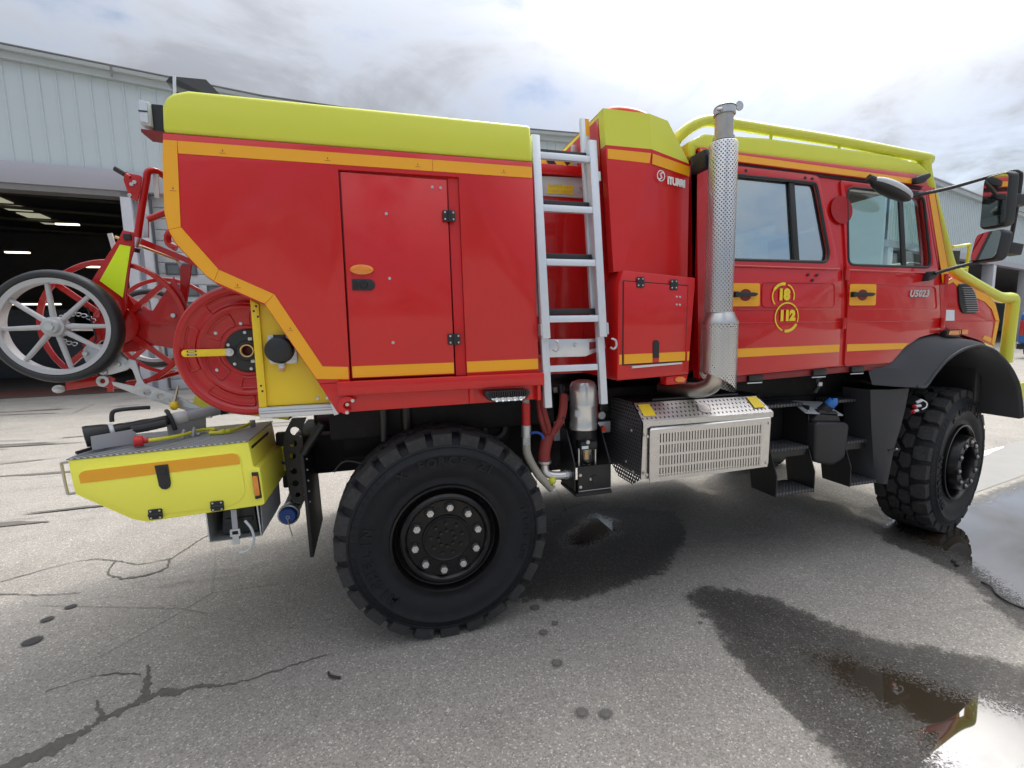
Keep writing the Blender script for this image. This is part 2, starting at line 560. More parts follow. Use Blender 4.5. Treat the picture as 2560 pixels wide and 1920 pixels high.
def asphalt(name='old_asphalt'):
    m = bpy.data.materials.new(name)
    m.use_nodes = True
    t = NT(m.node_tree)
    b = m.node_tree.nodes['Principled BSDF']
    co = t.n('ShaderNodeTexCoord').outputs['Object']
    big = t.noise(co, .35, 5, .6)
    mid = t.noise(co, 2.2, 6, .65)
    c = t.ramp(t.m('ADD', t.m('MULTIPLY', big, .55), t.m('MULTIPLY', mid, .45)), [(.28, (.205, .194, .176)), (.50, (.282, .267, .243)), (.74, (.338, .321, .292))])
    cell = t.vor(co, 150, 'Color')
    cs = t.n('ShaderNodeSeparateColor'); t.put(cs.inputs[0], cell)
    g1 = t.ramp(cs.outputs[0], [(.0, (.62, .60, .58)), (.25, (.88, .87, .86)), (.75, (1.02, 1.01, 1.0)), (.92, (1.2, 1.18, 1.15)), (1.0, (1.9, 1.85, 1.75))])
    c = t.mix(1.0, c, g1, 'MULTIPLY')
    fine = t.noise(co, 420, 2, .6)
    c = t.mix(1.0, c, t.ramp(fine, [(.3, (.72, .72, .72)), (.7, (1.25, 1.25, 1.25))]), 'MULTIPLY')
    # tar-dark scuffs with a shape of their own
    sc = t.n('ShaderNodeMapping'); t.put(sc.inputs[0], co); sc.inputs['Scale'].default_value = (.35, 1.8, 1)
    stain = t.step(t.noise(sc.outputs[0], 1.1, 7, .7, .4), .56, .74)
    c = t.mix(t.m('MULTIPLY', stain, .55), c, (.085, .08, .075))
    crk = t.vor(t.mix(.12, co, t.n('ShaderNodeTexNoise').outputs['Color']), .55, 'Distance', 'DISTANCE_TO_EDGE')
    ck = t.m('MULTIPLY', t.m('LESS_THAN', crk, .0035), t.step(t.noise(co, .8, 3), .48, .6))
    c = t.mix(t.m('MULTIPLY', ck, .35), c, (.05, .047, .043))
    t.put(b.inputs['Base Color'], c)
    b.inputs['Roughness'].default_value = .88
    h = t.m('ADD', t.m('MULTIPLY', t.vor(co, 165), .7), t.m('MULTIPLY', mid, 1.5))
    t.put(b.inputs['Normal'], t.bump(h, .55, .006))
    return m


M['asphalt'] = asphalt()


def wet_mat(name):
    """a film of water on asphalt: attributes wet / water hold the distance (m) inside each outline"""
    m = bpy.data.materials.new(name)
    m.use_nodes = True
    t = NT(m.node_tree)
    b = m.node_tree.nodes['Principled BSDF']
    co = t.n('ShaderNodeTexCoord').outputs['Object']
    aw = t.n('ShaderNodeAttribute', attribute_name='wet').outputs['Fac']
    ap = t.n('ShaderNodeAttribute', attribute_name='water').outputs['Fac']
    n = t.noise(co, 14, 6, .65)
    nf = t.noise(co, 110, 3, .6)
    jit = t.m('ADD', t.m('MULTIPLY', t.m('SUBTRACT', n, .5), .20), t.m('MULTIPLY', t.m('SUBTRACT', nf, .5), .11))
    awj = t.m('ADD', aw, jit)
    wet = t.m('ADD', t.m('MULTIPLY', t.step(awj, -.03, .03), .62), t.m('MULTIPLY', t.step(awj, .0, .26), .33))
    speck = t.m('MULTIPLY', t.m('SUBTRACT', nf, .5), .42)
    wat = t.step(t.m('ADD', ap, t.m('ADD', t.m('MULTIPLY', jit, .5), speck)), -.045, .06)
    cell = t.vor(co, 165, 'Color')
    cs = t.n('ShaderNodeSeparateColor'); t.put(cs.inputs[0], cell)
    c = t.ramp(cs.outputs[0], [(.0, (.026, .024, .021)), (.7, (.054, .050, .044)), (.93, (.095, .088, .079)), (1.0, (.24, .225, .205))])
    c = t.mix(wat, c, (.035, .027, .018))
    t.put(b.inputs['Base Color'], c)
    t.put(b.inputs['Roughness'], t.m('MULTIPLY_ADD', wat, -.42, .44))
    b.inputs['Specular IOR Level'].default_value = .35
    t.put(b.inputs['Coat Weight'], wat)
    b.inputs['Coat Roughness'].default_value = .015
    b.inputs['Coat IOR'].default_value = 1.9
    h = t.m('MULTIPLY', t.vor(co, 165), t.m('SUBTRACT', 1.0, wat))
    bp = t.bump(h, .5, .006)
    t.put(b.inputs['Normal'], bp)
    tr = t.n('ShaderNodeBsdfTransparent')
    mx = t.n('ShaderNodeMixShader')
    t.put(mx.inputs[0], t.m('MAXIMUM', wet, wat))
    m.node_tree.links.new(tr.outputs[0], mx.inputs[1]); m.node_tree.links.new(b.outputs[0], mx.inputs[2])
    m.node_tree.links.new(mx.outputs[0], m.node_tree.nodes['Material Output'].inputs[0])
    return m


M['wet'] = wet_mat('wet_asphalt_and_water')
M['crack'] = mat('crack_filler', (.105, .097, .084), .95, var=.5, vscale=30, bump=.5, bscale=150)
M['stain'] = mat('oil_stain', (.030, .029, .028), .7, var=.3, vscale=20)
M['faint'] = mat('faint_drip', (.13, .122, .11), .8, var=.3, vscale=30)
def soft_edge(m, lo, hi):
    """let a stain fade out towards its rim"""
    t = NT(m.node_tree)
    tc_ = t.n('ShaderNodeTexCoord')
    vm = t.n('ShaderNodeVectorMath', operation='SUBTRACT'); t.put(vm.inputs[0], tc_.outputs['Generated']); vm.inputs[1].default_value = (.5, .5, 0)
    fl = t.n('ShaderNodeVectorMath', operation='MULTIPLY'); t.put(fl.inputs[0], vm.outputs[0]); fl.inputs[1].default_value = (1, 1, 0)
    ln = t.n('ShaderNodeVectorMath', operation='LENGTH'); t.put(ln.inputs[0], fl.outputs[0])
    d = t.m('ADD', ln.outputs['Value'], t.m('MULTIPLY', t.m('SUBTRACT', t.noise(tc_.outputs['Object'], 90, 3), .5), .22))
    tr = t.n('ShaderNodeBsdfTransparent'); mx = t.n('ShaderNodeMixShader')
    t.put(mx.inputs[0], t.step(d, lo, hi))
    b = m.node_tree.nodes['Principled BSDF']
    m.node_tree.links.new(b.outputs[0], mx.inputs[1]); m.node_tree.links.new(tr.outputs[0], mx.inputs[2])
    m.node_tree.links.new(mx.outputs[0], m.node_tree.nodes['Material Output'].inputs[0])


M['spot'] = mat('oil_spot', (.035, .033, .031), .7, var=.3, vscale=20)
soft_edge(M['faint'], .12, .46)
soft_edge(M['spot'], .30, .47)
M['concrete'] = mat('concrete_apron', (.22, .215, .205), .8, var=.15, vscale=3, bump=.1, bscale=80)
M['paint'] = mat('worn_white_paint', (.62, .61, .58), .8, var=.15, vscale=8)

# warehouse
M['clad'] = mat('pale_blue_cladding', (.54, .61, .64), .48, .1, var=.05, vscale=1.5, rvar=.05)
M['fascia'] = mat('grey_fascia', (.42, .46, .47), .5, var=.06, vscale=1)
M['beam'] = mat('lilac_grey_beam', (.40, .40, .45), .55, var=.05, vscale=1)
M['soffit'] = mat('dull_grey_soffit', (.22, .21, .21), .7, var=.1)
M['postpaint'] = mat('white_post', (.58, .58, .62), .55, var=.08, vscale=2)
M['siding'] = mat('white_siding', (.52, .53, .55), .55, var=.05, vscale=2)
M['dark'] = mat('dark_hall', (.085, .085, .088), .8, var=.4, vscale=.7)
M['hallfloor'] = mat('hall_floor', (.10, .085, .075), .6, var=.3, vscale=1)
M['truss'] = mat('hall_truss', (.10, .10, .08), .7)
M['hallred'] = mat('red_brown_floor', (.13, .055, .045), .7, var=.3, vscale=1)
M['lampglow'] = mat('lit_lamp', (.9, .85, .7), .4, emit=(1.0, .86, .62), estr=1.1)
M['skylight'] = mat('skylight_pane', (.6, .6, .45), .5, emit=(.95, .92, .66), estr=.16)
M['hallstuff'] = mat('hall_machine', (.07, .075, .085), .6, var=.3)
M['panegrey'] = mat('window_pane', (.12, .13, .14), .12, coat=.5)
M['vanblue'] = mat('van_blue', (.02, .15, .50), .3, coat=.9, coat_r=.05)
M['tail'] = mat('tail_lamp', (.50, .02, .02), .2, coat=1)

# ------------------------------------------------------------------ ground
def sheet(pts, z):
    return Geo().add([(x, y, z) for x, y in pts], [tuple(range(len(pts)))])


ground = obj('asphalt_ground', sheet([(-300, -300), (300, -300), (300, 300), (-300, 300)], 0), M['asphalt'], kind='structure', soft=False)


def ragged(path, w0, w1, seed, sub=10, z=.003):
    """irregular crack strip along a path of XY points"""
    rnd = random.Random(seed)
    p = smooth_path([(x, y, 0) for x, y in path], sub)
    L, Rr = [], []
    for i, q in enumerate(p):
        d = (p[min(i + 1, len(p) - 1)] - p[max(i - 1, 0)]).normalized()
        nrm = Vector((-d.y, d.x, 0))
        t = i / (len(p) - 1)
        ww = (w0 + (w1 - w0) * t) * (.25 + 1.0 * abs(mnoise.noise(q * 7 + Vector((seed, 0, 0)))) + .5 * rnd.random())
        off = nrm * .012 * (rnd.random() - .5)
        L.append(q + off + nrm * ww * rnd.uniform(.3, .7)); Rr.append(q + off - nrm * ww * rnd.uniform(.3, .7))
    v = L + Rr
    n = len(L)
    g = Geo().add([(a.x, a.y, .002 + .0003 * seed) for a in v], [(i, i + 1, n + i + 1, n + i) for i in range(n - 1)])
    return g


CRACKS = [
    ([(-1.62, 1.98), (-1.476, 2.069), (-1.348, 2.128), (-1.274, 2.198), (-1.244, 2.238), (-1.17, 2.28), (-1.111, 2.331)], .075, .055, 1),
    ([(-1.15, 2.30), (-1.06, 2.335), (-1.0, 2.313), (-.931, 2.33), (-.82, 2.301)], .085, .03, 2),
    ([(-.82, 2.301), (-.684, 2.306), (-.478, 2.356), (-.339, 2.383)], .014, .006, 3),
    ([(-1.13, 2.32), (-1.179, 2.471), (-1.217, 2.565)], .055, .008, 4),
    ([(-1.25, 2.24), (-1.311, 2.323), (-1.33, 2.37)], .03, .008, 5),
    ([(-1.217, 2.50), (-1.40, 2.55), (-1.6, 2.50)], .010, .004, 6),
    ([(-1.804, 3.592), (-1.648, 3.606), (-1.566, 3.678), (-1.594, 3.829), (-1.535, 4.003), (-1.49, 4.159), (-1.3, 4.4)], .035, .012, 7),
    ([(-1.594, 3.829), (-1.78, 3.80), (-1.981, 3.916), (-2.235, 3.997), (-2.6, 3.80)], .014, .010, 8),
    ([(-1.981, 3.916), (-1.93, 3.72), (-1.80, 3.60)], .022, .014, 9),
    ([(-2.6, 3.66), (-2.2, 3.52), (-1.96, 3.47)], .014, .006, 10),
]
for p, a, b, s in CRACKS:
    obj('crack', ragged(p, a, b, s), M['crack'], ground, soft=False)


def blob(cx, cy, rx, ry, seed, z, n=28, rot=0, wob=.25):
    pts = []
    for i in range(n):
        a = 2 * PI * i / n
        k = 1 + wob * mnoise.noise(Vector((math.cos(a) * 1.3 + seed * 3.1, math.sin(a) * 1.3, seed)))
        x, y = rx * k * math.cos(a), ry * k * math.sin(a)
        pts.append((cx + x * math.cos(rot) - y * math.sin(rot), cy + x * math.sin(rot) + y * math.cos(rot)))
    return sheet(pts, z)


for i, (x, y, rx, ry) in enumerate([(-1.92, 3.295, .042, .026), (-1.977, 3.182, .042, .030), (-1.92, 2.963, .058, .045)]):
    obj('oil_stain', blob(x, y, rx, ry, i, .0062 + .0002 * i, rot=.4), M['spot'], ground, soft=False)
for i, (x, y, r) in enumerate([(.779, 2.442, .045), (.842, 2.271, .032), (.754, 2.215, .038), (.742, 1.975, .042), (.739, 1.666, .046), (.831, 1.632, .046), (1.611, 2.037, .02)]):
    obj('drip_stain', blob(x, y, r, r * .9, i + 9, .0070 + .0001 * i), M['faint'], ground, soft=False)
# far streaks on the yard
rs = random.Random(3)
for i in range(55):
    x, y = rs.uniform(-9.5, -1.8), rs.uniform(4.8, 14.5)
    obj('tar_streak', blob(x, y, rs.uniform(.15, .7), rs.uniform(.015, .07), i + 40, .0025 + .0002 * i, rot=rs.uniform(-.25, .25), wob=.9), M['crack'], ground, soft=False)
concrete = obj('concrete_strip', sheet([(4.95, 2.87), (8.5, 3.52), (8.5, 4.15), (5.15, 3.5)], .004), M['concrete'], kind='structure', soft=False)
for i, (x, y, rx, ry) in enumerate([(5.55, 3.45, .45, .05), (6.6, 3.75, .7, .07), (5.5, 3.12, .33, .035), (6.1, 3.62, .3, .05)]):
    obj('paint_remnant', blob(x, y, rx, ry, i + 70, .007, n=50, rot=.19, wob=.9), M['paint'], concrete, soft=False)


def seg_dist(p, poly):
    best = 1e9; inside = False
    n = len(poly)
    for i in range(n):
        ax, ay = poly[i]; bx, by = poly[(i + 1) % n]
        dx, dy = bx - ax, by - ay
        t = max(0, min(1, ((p[0] - ax) * dx + (p[1] - ay) * dy) / (dx * dx + dy * dy + 1e-12)))
        q = (ax + t * dx - p[0], ay + t * dy - p[1])
        best = min(best, q[0] ** 2 + q[1] ** 2)
        if (ay > p[1]) != (by > p[1]) and p[0] < (bx - ax) * (p[1] - ay) / (by - ay) + ax: inside = not inside
    d = math.sqrt(best)
    return d if inside else -d


def puddle(wet, water, step, label, z=.0045, marg=.12):
    x0, x1 = min(p[0] for p in wet) - marg, max(p[0] for p in wet) + marg
    y0, y1 = min(p[1] for p in wet) - marg, max(p[1] for p in wet) + marg
    nx, ny = int((x1 - x0) / step) + 2, int((y1 - y0) / step) + 2
    v, a, b = [], [], []
    for j in range(ny):
        for i in range(nx):
            p = (x0 + i * step, y0 + j * step)
            a.append(seg_dist(p, wet)); b.append(seg_dist(p, water)); v.append((p[0], p[1], z))
    f = []
    for j in range(ny - 1):
        for i in range(nx - 1):
            q = (j * nx + i, j * nx + i + 1, (j + 1) * nx + i + 1, (j + 1) * nx + i)
            if max(a[k] for k in q) > -.1: f.append(q)
    me = bpy.data.meshes.new('puddle')
    me.from_pydata(v, [], f)
    for nm, val in (('wet', a), ('water', b)):
        at = me.attributes.new(nm, 'FLOAT', 'POINT')
        at.data.foreach_set('value', val)
    o = bpy.data.objects.new('puddle', me)
    C.objects.link(o); WL[o.name] = Vector((0, 0, 0))
    me.materials.append(M['wet'])
    props(o, label, None, None, 'structure')
    return o


puddle([(3.95, 2.95), (3.80, 2.80), (3.55, 2.46), (3.55, 2.2), (3.50, 1.92), (3.27, 1.64), (3.2, 1.5), (3.05, 1.0), (7.5, .8), (7.5, 3.28), (5.1, 2.84), (4.6, 3.1)],
       [(4.2, 2.9), (3.85, 2.62), (3.78, 2.35), (3.72, 2.05), (3.5, 1.7), (3.42, 1.5), (3.3, 1.05), (7.4, .9), (7.4, 3.22), (5.05, 2.78), (4.6, 2.98)], .035,
       'wide puddle mirroring the sky round the front wheel')
puddle([(1.693, 2.294), (1.823, 2.347), (2.023, 2.256), (2.169, 2.119), (2.269, 1.854), (2.408, 1.623), (2.568, 1.537), (2.728, 1.41), (2.95, 1.2), (3.0, .8), (1.5, .8), (1.582, 1.158), (1.575, 1.439), (1.591, 1.758), (1.679, 2.037)],
       [(1.95, 1.70), (2.108, 1.64), (2.299, 1.46), (2.363, 1.33), (2.454, 1.20), (2.55, 1.10), (2.7, .85), (1.75, .85), (1.895, 1.065), (1.942, 1.198), (1.95, 1.265), (1.90, 1.466)], .025,
       'elongated puddle with a wet rim in the foreground')
puddle([(.62, 2.56), (.70, 2.9), (1.097, 3.286), (1.286, 3.533), (1.528, 3.783), (1.75, 3.876), (2.084, 3.647), (2.409, 3.427), (2.342, 3.187), (2.151, 2.922), (1.831, 2.66), (1.69, 2.549), (1.389, 2.497), (1.049, 2.444), (.809, 2.519)],
       [(1.55, 3.50), (1.72, 3.56), (1.83, 3.40), (1.76, 3.2), (1.391, 3.02), (1.22, 3.12), (1.30, 3.30)], .03,
       'dark wet patch under the truck ahead of the rear wheel')

# small litter
obj('twig', tube(smooth_path([(-.335, 2.235, .008), (-.325, 2.205, .012), (-.295, 2.185, .012), (-.275, 2.182, .008)]), .006, 6), M['stain'], label='short curved dark twig on asphalt near the rear tyre', cat='twig')
obj('twig', tube(smooth_path([(3.52, 1.86, .012), (3.50, 1.80, .016), (3.44, 1.74, .012), (3.40, 1.66, .014), (3.42, 1.60, .01)]), .006, 6), M['stain'], label='thin forked black twig lying in the wide puddle', cat='twig')
for i, (x, y) in enumerate([(3.66, 2.09), (3.62, 2.05)]):
    obj('pebble', ball((x, y, .012), .018 - .003 * i, .016, .014, 8), M['stain'], label=('larger dark pebble in the wide puddle, farther from the camera', 'smaller dark pebble in the wide puddle, nearer the twig')[i], cat='pebble', group='two pebbles in the puddle')

# ------------------------------------------------------------------ warehouse with the dark doorway
a1 = math.atan(.105)
MA = Matrix.Translation((0, 17, 0)) @ Matrix.Rotation(a1, 4, 'Z')
wh = thing('warehouse', MA @ Vector((-6, 0, 0)), 'long pale blue clad warehouse with a dark open doorway behind the hose cart', 'warehouse')


def wa(name, g, m, parent=None, **kw): return obj(name, g.xf(MA), m, parent or wh, **kw)


pan = Geo().add([(x, y, z) for z in (0, 2.68) for x, y in ((0, 0), (.30, 0), (.315, -.03), (.345, -.03), (.36, 0), (.367, 0))],
                [(i, i + 1, 7 + i, 6 + i) for i in range(5)])
def eave(s):                                   # the roof line falls gently and then runs level
    if s < -3.2: return 8.82 + (-3.2 - s) * .060
    return 8.82 + max(0, s - 2) * .055


first = None
for k in range(87):
    s = -21 + k * .367
    p = MA @ Vector((s, 0, 6.33))
    if first is None:
        g = Geo().add(pan.v, pan.f).xf(MA @ Matrix.Translation((s, 0, 6.33)))
        pc = first = obj('cladding_panel', g, M['clad'], wh, at=p, soft=False)
    else: pc = copy_of(first, p, wh)
    pc.scale.z = (eave(s + .18) - .24 - 6.33) / 2.68
KS = (-26, -3.2, 2, 11)


def eave_band(lo, hi, y0, y1): return prism([(s, eave(s) + lo) for s in KS] + [(s, eave(s) + hi) for s in reversed(KS)], y0, y1)


wa('backing_wall', prism([(-26, 6.2), (11, 6.2)] + [(s, eave(s) - .14) for s in reversed(KS)], .03, .2), M['clad'])
fa = wa('fascia', eave_band(-.30, -.125, -.16, .1), M['fascia'])
wa('gutter', eave_band(-.122, 0, -.26, .3), M['fascia'], fa, bev=.02)
wa('gutter_edge', eave_band(.002, .03, -.28, -.2), M['soffit'], fa)
for s in (-6.9, 2.6): wa('joint_cover', box(s, s + .05, -.275, -.262, eave(s) - .29, eave(s) + .01), M['soffit'], fa)
wa('roof', prism([(s, eave(s) - .02) for s in KS] + [(s, eave(s) + .02) for s in reversed(KS)], -.15, 24), M['fascia'])
bm_ = wa('lintel_beam', box(-26, 11, -.14, .3, 5.78, 6.34), M['beam'], bev=.01)
wa('door_track', box(-26, -6.4, -.1, .35, 5.62, 5.775), M['soffit'], bm_)
wa('door_post', box(-7.06, -6.80, -.1, .4, 0, 5.78), M['postpaint'], bev=.01)
wa('door_post', box(-6.66, -6.42, -.02, .3, 0, 5.78), M['postpaint'], bev=.01)
wa('post_infill', box(-6.80, -6.66, .1, .3, 0, 5.78), M['beam'])
wa('rain_pipe', tube([(-6.36, -.05, 5.7), (-6.36, -.05, .1)], .035, 8), M['hallstuff'])
# sectional shutter made of wide boards, with small glazed lights
sh = wa('shutter', box(-6.40, 2.0, .22, .3, 0, 5.78), M['siding'])
for k in range(18):
    wa('siding_board', box(-6.395, 1.99, .17, .219, .02 + k * .32, .02 + k * .32 + .30), M['siding'], sh, bev=.008)
for px, pz in ((-6.02, 3.66), (-5.60, 3.66), (-5.60, 3.02), (-5.60, 2.52), (-5.0, 3.66), (-5.0, 3.02), (-5.0, 2.52), (-6.02, 3.02)):
    fr = wa('window_frame', plate([(px - .19, pz - .17), (px + .19, pz - .17), (px + .19, pz + .17), (px - .19, pz + .17)],
            [[(px - .15, pz - .13), (px + .15, pz - .13), (px + .15, pz + .13), (px - .15, pz + .13)]], .13, .038), M['hallstuff'], sh)
    wa('window_pane', box(px - .148, px + .148, .145, .160, pz - .128, pz + .128), M['panegrey'], sh)
wa('end_wall', box(2.0, 11, .0, .3, 0, 5.78), M['siding'])
# hall
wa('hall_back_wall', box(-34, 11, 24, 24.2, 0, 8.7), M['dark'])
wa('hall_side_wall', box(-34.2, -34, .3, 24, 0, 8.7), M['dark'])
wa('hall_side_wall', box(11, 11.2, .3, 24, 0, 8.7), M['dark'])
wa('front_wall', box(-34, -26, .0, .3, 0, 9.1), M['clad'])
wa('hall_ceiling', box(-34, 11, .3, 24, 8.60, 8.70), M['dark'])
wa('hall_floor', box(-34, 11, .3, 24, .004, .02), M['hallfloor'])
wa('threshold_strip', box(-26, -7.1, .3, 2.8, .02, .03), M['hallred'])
for k in range(7):
    y = 2.6 + k * 3.2
    wa('roof_truss', tube([(-33, y, 8.1), (-20, y, 8.5), (-6, y, 8.1)], .09, 6), M['truss'])
for k in range(7):
    wa('skylight', box(-17.3, -16.3, 9.0 + k * 1.7, 10.1 + k * 1.7, 8.54, 8.58), M['skylight'])
wa('machine', box(-19.5, -17.2, 7, 9, .02, 2.2), M['hallstuff'], bev=.05)
wa('machine', box(-14.8, -12.0, 9, 11, .02, 2.9), M['hallstuff'], bev=.05)
wa('machine', box(-11.6, -10.6, 6.5, 7.4, .02, 1.6), M['hallstuff'], bev=.05)
lamp_first = None
LAMPS = [(-15.43, 30, 7.5, 'topmost'), (-17.68, 30, 6.03, 'outermost'), (-14.35, 30, 5.36, 'innermost'), (-17.71, 30, 3.43, 'lowest')]
for i, (x, y, z, wd) in enumerate(LAMPS):
    r_ = thing('hall_lamp', (x, y, z - .1), wd + ' of the lit lamps hanging inside the dark warehouse hall', 'lamp', 'lit lamps in the warehouse hall')
    hw = 1.6 if i == 3 else .55
    obj('lamp_housing', box(x - hw, x + hw, y - .12, y + .12, z + .06, z + .14), M['hallstuff'], r_)
    obj('lamp_tube', box(x - hw + .05, x + hw - .05, y - .08, y + .08, z - .02, z + .058), M['lampglow'], r_, bev=.02)

# second warehouse, seen past the bonnet
a2 = math.atan(.28)
MB = Matrix.Translation((24, 17.6, 0)) @ Matrix.Rotation(a2, 4, 'Z')
wb = thing('warehouse', MB @ Vector((14, 0, 0)), 'second pale warehouse with open dark bays seen past the bonnet and mirrors', 'warehouse')


def wc(name, g, m, parent=None, **kw): return obj(name, g.xf(MB), m, parent or wb, **kw)


cg = Geo()
n_r = 271
pr = []
for k in range(n_r):
    x = k * .30
    pr += [(x, 0), (x + .2, 0), (x + .22, -.04), (x + .28, -.04)]
vv = [(x, y, z) for z in (5.6, 8.82) for x, y in pr]
cg.add(vv, [(i, i + 1, len(pr) + i + 1, len(pr) + i) for i in range(len(pr) - 1)])
wc('cladding', cg, M['clad'], kind='stuff', soft=False)
wc('fascia', box(-.3, 71, -.25, .2, 8.82, 9.05), M['fascia'])
wc('roof', Geo().add([(-.3, -.3, 9.06), (71, -.3, 9.06), (71, 20, 10), (-.3, 20, 10), (-.3, -.3, 9.12), (71, -.3, 9.12), (71, 20, 10.06), (-.3, 20, 10.06)],
   [(0, 1, 2, 3), (4, 5, 6, 7), (0, 1, 5, 4), (1, 2, 6, 5), (2, 3, 7, 6), (3, 0, 4, 7)]), M['fascia'])
wc('lintel_beam', box(-.3, 71, -.1, .3, 5.3, 5.62), M['beam'])
for s in (.0, 7.4, 15.9, 24.2, 33, 42, 51, 60, 70):
    wc('bay_post', box(s, s + .55, -.08, .5, 0, 5.3), M['postpaint'], bev=.01)
wc('bay_back_wall', box(-.3, 71, 14, 14.2, 0, 9), M['dark'])
wc('bay_side_wall', box(-.5, -.3, 0, 14, 0, 9), M['clad'])
wc('bay_ceiling', box(-.3, 71, .3, 14, 5.3, 5.4), M['dark'])
wc('bay_floor', box(-.3, 71, .2, 14, .004, .02), M['hallfloor'])
wc('stored_crate', box(17.2, 19.5, 3, 5, .02, 1.6), M['hallstuff'], bev=.05)
wc('stored_crate', box(20.2, 21.5, 2.4, 4, .02, 2.3), M['hallstuff'], bev=.05)

wc('bay_end_wall', box(71, 71.2, 0, 14, 0, 9), M['clad'])

# blue van, only its tail reaches into the picture
vx, vy = 28.4, 12.6
van = thing('parked_van', (vx, vy, 0), 'blue van parked near the bays, only its tail in view at the edge', 'van')
prof = [(-2.1, .35), (2.2, .35), (2.35, .75), (2.3, 1.05), (1.55, 1.22), (.95, 1.85), (.6, 1.95), (-1.95, 1.98), (-2.1, 1.85), (-2.16, 1.0)]
obj('body', prism([(vx + x, z) for x, z in prof], vy - .9, vy + .9), M['vanblue'], van, bev=.06, seg=3)
for yy in (vy - .905, vy + .885):
    obj('side_window', prism([(vx + x, z) for x, z in ((-1.75, 1.25), (-.55, 1.25), (-.55, 1.75), (-1.72, 1.75))], yy, yy + .02), M['panegrey'], van)
    obj('side_window', prism([(vx + x, z) for x, z in ((-.35, 1.25), (1.25, 1.25), (.75, 1.75), (-.35, 1.75))], yy, yy + .02), M['panegrey'], van)
obj('tail_window', box(vx - 2.17, vx - 2.13, vy - .7, vy + .7, 1.25, 1.75), M['panegrey'], van)
for yy in (vy - .86, vy + .72): obj('tail_light', box(vx - 2.185, vx - 2.1, yy, yy + .14, .95, 1.6), M['tail'], van, bev=.02)
obj('bumper', box(vx - 2.26, vx - 2.05, vy - .88, vy + .88, .38, .62), M['black'], van, bev=.04)
for sx in (-1.35, 1.45):
    for yy in (vy - .92, vy + .72):
        wl = obj('wheel', lathe([(0, 0), (.19, 0), (.2, .02), (.32, .0), (.33, .05), (.33, .2), (0, .2)], (vx + sx, yy, .33), 'Y', 24), M['rubber'], van)
        obj('wheel_cover', lathe([(0, -.012), (.17, -.005), (.19, .0)], (vx + sx, yy - .002, .33), 'Y', 20), M['alu'], wl)

# ------------------------------------------------------------------ fire truck
YC = 3.465                                      # centre line
truck = thing('fire_truck', (1.9, YC, 0), 'red and lime double cab forest fire truck on big black off-road tyres', 'fire truck')
T = truck


def yb(z, off=0.0): return 2.28 + .055 * (z - 1.41) + off
def yc(z, off=0.0): return 2.36 + (.10 * (z - 1.95) if z > 1.95 else 0) + off
def B(off): return lambda z: yb(z, off)
def K(off): return lambda z: yc(z, off)


def far(g):                                     # mirror to the far side of the truck
    h = Geo(); h.add([(p.x, 2 * YC - p.y, p.z) for p in g.v], g.f); return h


# ---- chassis, axles
obj('chassis_rail', box(-.55, 4.5, 2.98, 3.10, .78, 1.02), M['chassis'], T, bev=.01)
obj('chassis_rail', box(-.55, 4.5, 3.83, 3.95, .78, 1.02), M['chassis'], T, bev=.01)
obj('subframe', box(-.3, 1.75, 2.62, 4.3, 1.06, 1.26), M['chassis'], T, bev=.01)
obj('subframe', box(1.75, 3.9, 2.62, 4.3, 1.12, 1.30), M['chassis'], T, bev=.01)
for ax in (.269, 4.12):
    obj('axle_beam', cyl((ax, 2.75, .62), (ax, 4.18, .62), .085, n=16), M['chassis'], T)
    obj('differential', ball((ax, 3.4, .62), .2, .18, .2), M['chassis'], T)
    for sy in (2.83, 4.10):
        pts = [(ax - .0 + .085 * math.cos(i * PI / 6), sy + .085 * math.sin(i * PI / 6), .66 + i * .42 / 60) for i in range(61)]
        obj('coil_spring', tube(pts, .014, 6), M['chassis'], T)
    obj('portal_housing', box(ax - .11, ax + .11, 2.70, 2.82, .45, .78), M['chassis'], T, bev=.03)
obj('drive_shaft', cyl((.3, 3.46, .66), (2.6, 3.46, .8), .05), M['chassis'], T)
obj('gearbox', box(2.2, 3.4, 3.15, 3.8, .62, 1.12), M['chassis'], T, bev=.06)
obj('engine_block', box(3.4, 4.4, 3.1, 3.85, .8, 1.4), M['chassis'], T, bev=.05)
obj('water_pump', cyl((.62, 2.7, 1.02), (.62, 3.3, 1.02), .1), M['chassis'], T)
obj('pump_flange', lathe([(.05, 0), (.075, 0), (.078, .02), (.05, .02)], (.62, 2.66, 1.05), 'Y', 20), M['blackmetal'], T)
obj('air_tank', cyl((-.25, 2.9, 1.0), (.0, 2.9, 1.0), .12), M['chassis'], T)
obj('damper', cyl((.12, 2.62, .62), (.10, 2.62, 1.24), .03), M['blackmetal'], T)
obj('damper', cyl((-.02, 2.56, 1.05), (-.02, 2.56, 1.26), .022), M['blackmetal'], T)
obj('bellows', lathe([(.095, 0), (.11, .02), (.095, .04), (.11, .06), (.095, .08), (.11, .1), (.095, .12), (.11, .14), (.095, .16)], (.30, 2.78, 1.06), 'Z', 20), M['chassis'], T)
obj('brake_line', tube(smooth_path([(-.28, 2.5, .92), (-.22, 2.5, .97), (-.12, 2.5, .93), (-.08, 2.5, .8)]), .006, 6), M['blackmetal'], T)
obj('far_light_blocker', box(.85, 2.2, 4.05, 4.55, .46, 1.24), M['chassis'], T, bev=.03)  # unseen box added to stop light passing under the truck
obj('far_front_blocker', box(2.35, 3.3, 4.1, 4.5, .5, 1.25), M['chassis'], T, bev=.03)  # another added, unseen block closing the bright gap under the cab's far side
obj('under_light_blocker', box(.75, 2.3, 3.1, 4.05, .60, .80), M['chassis'], T, bev=.02)  # added slab, keeps the underside and its puddle reflection dark
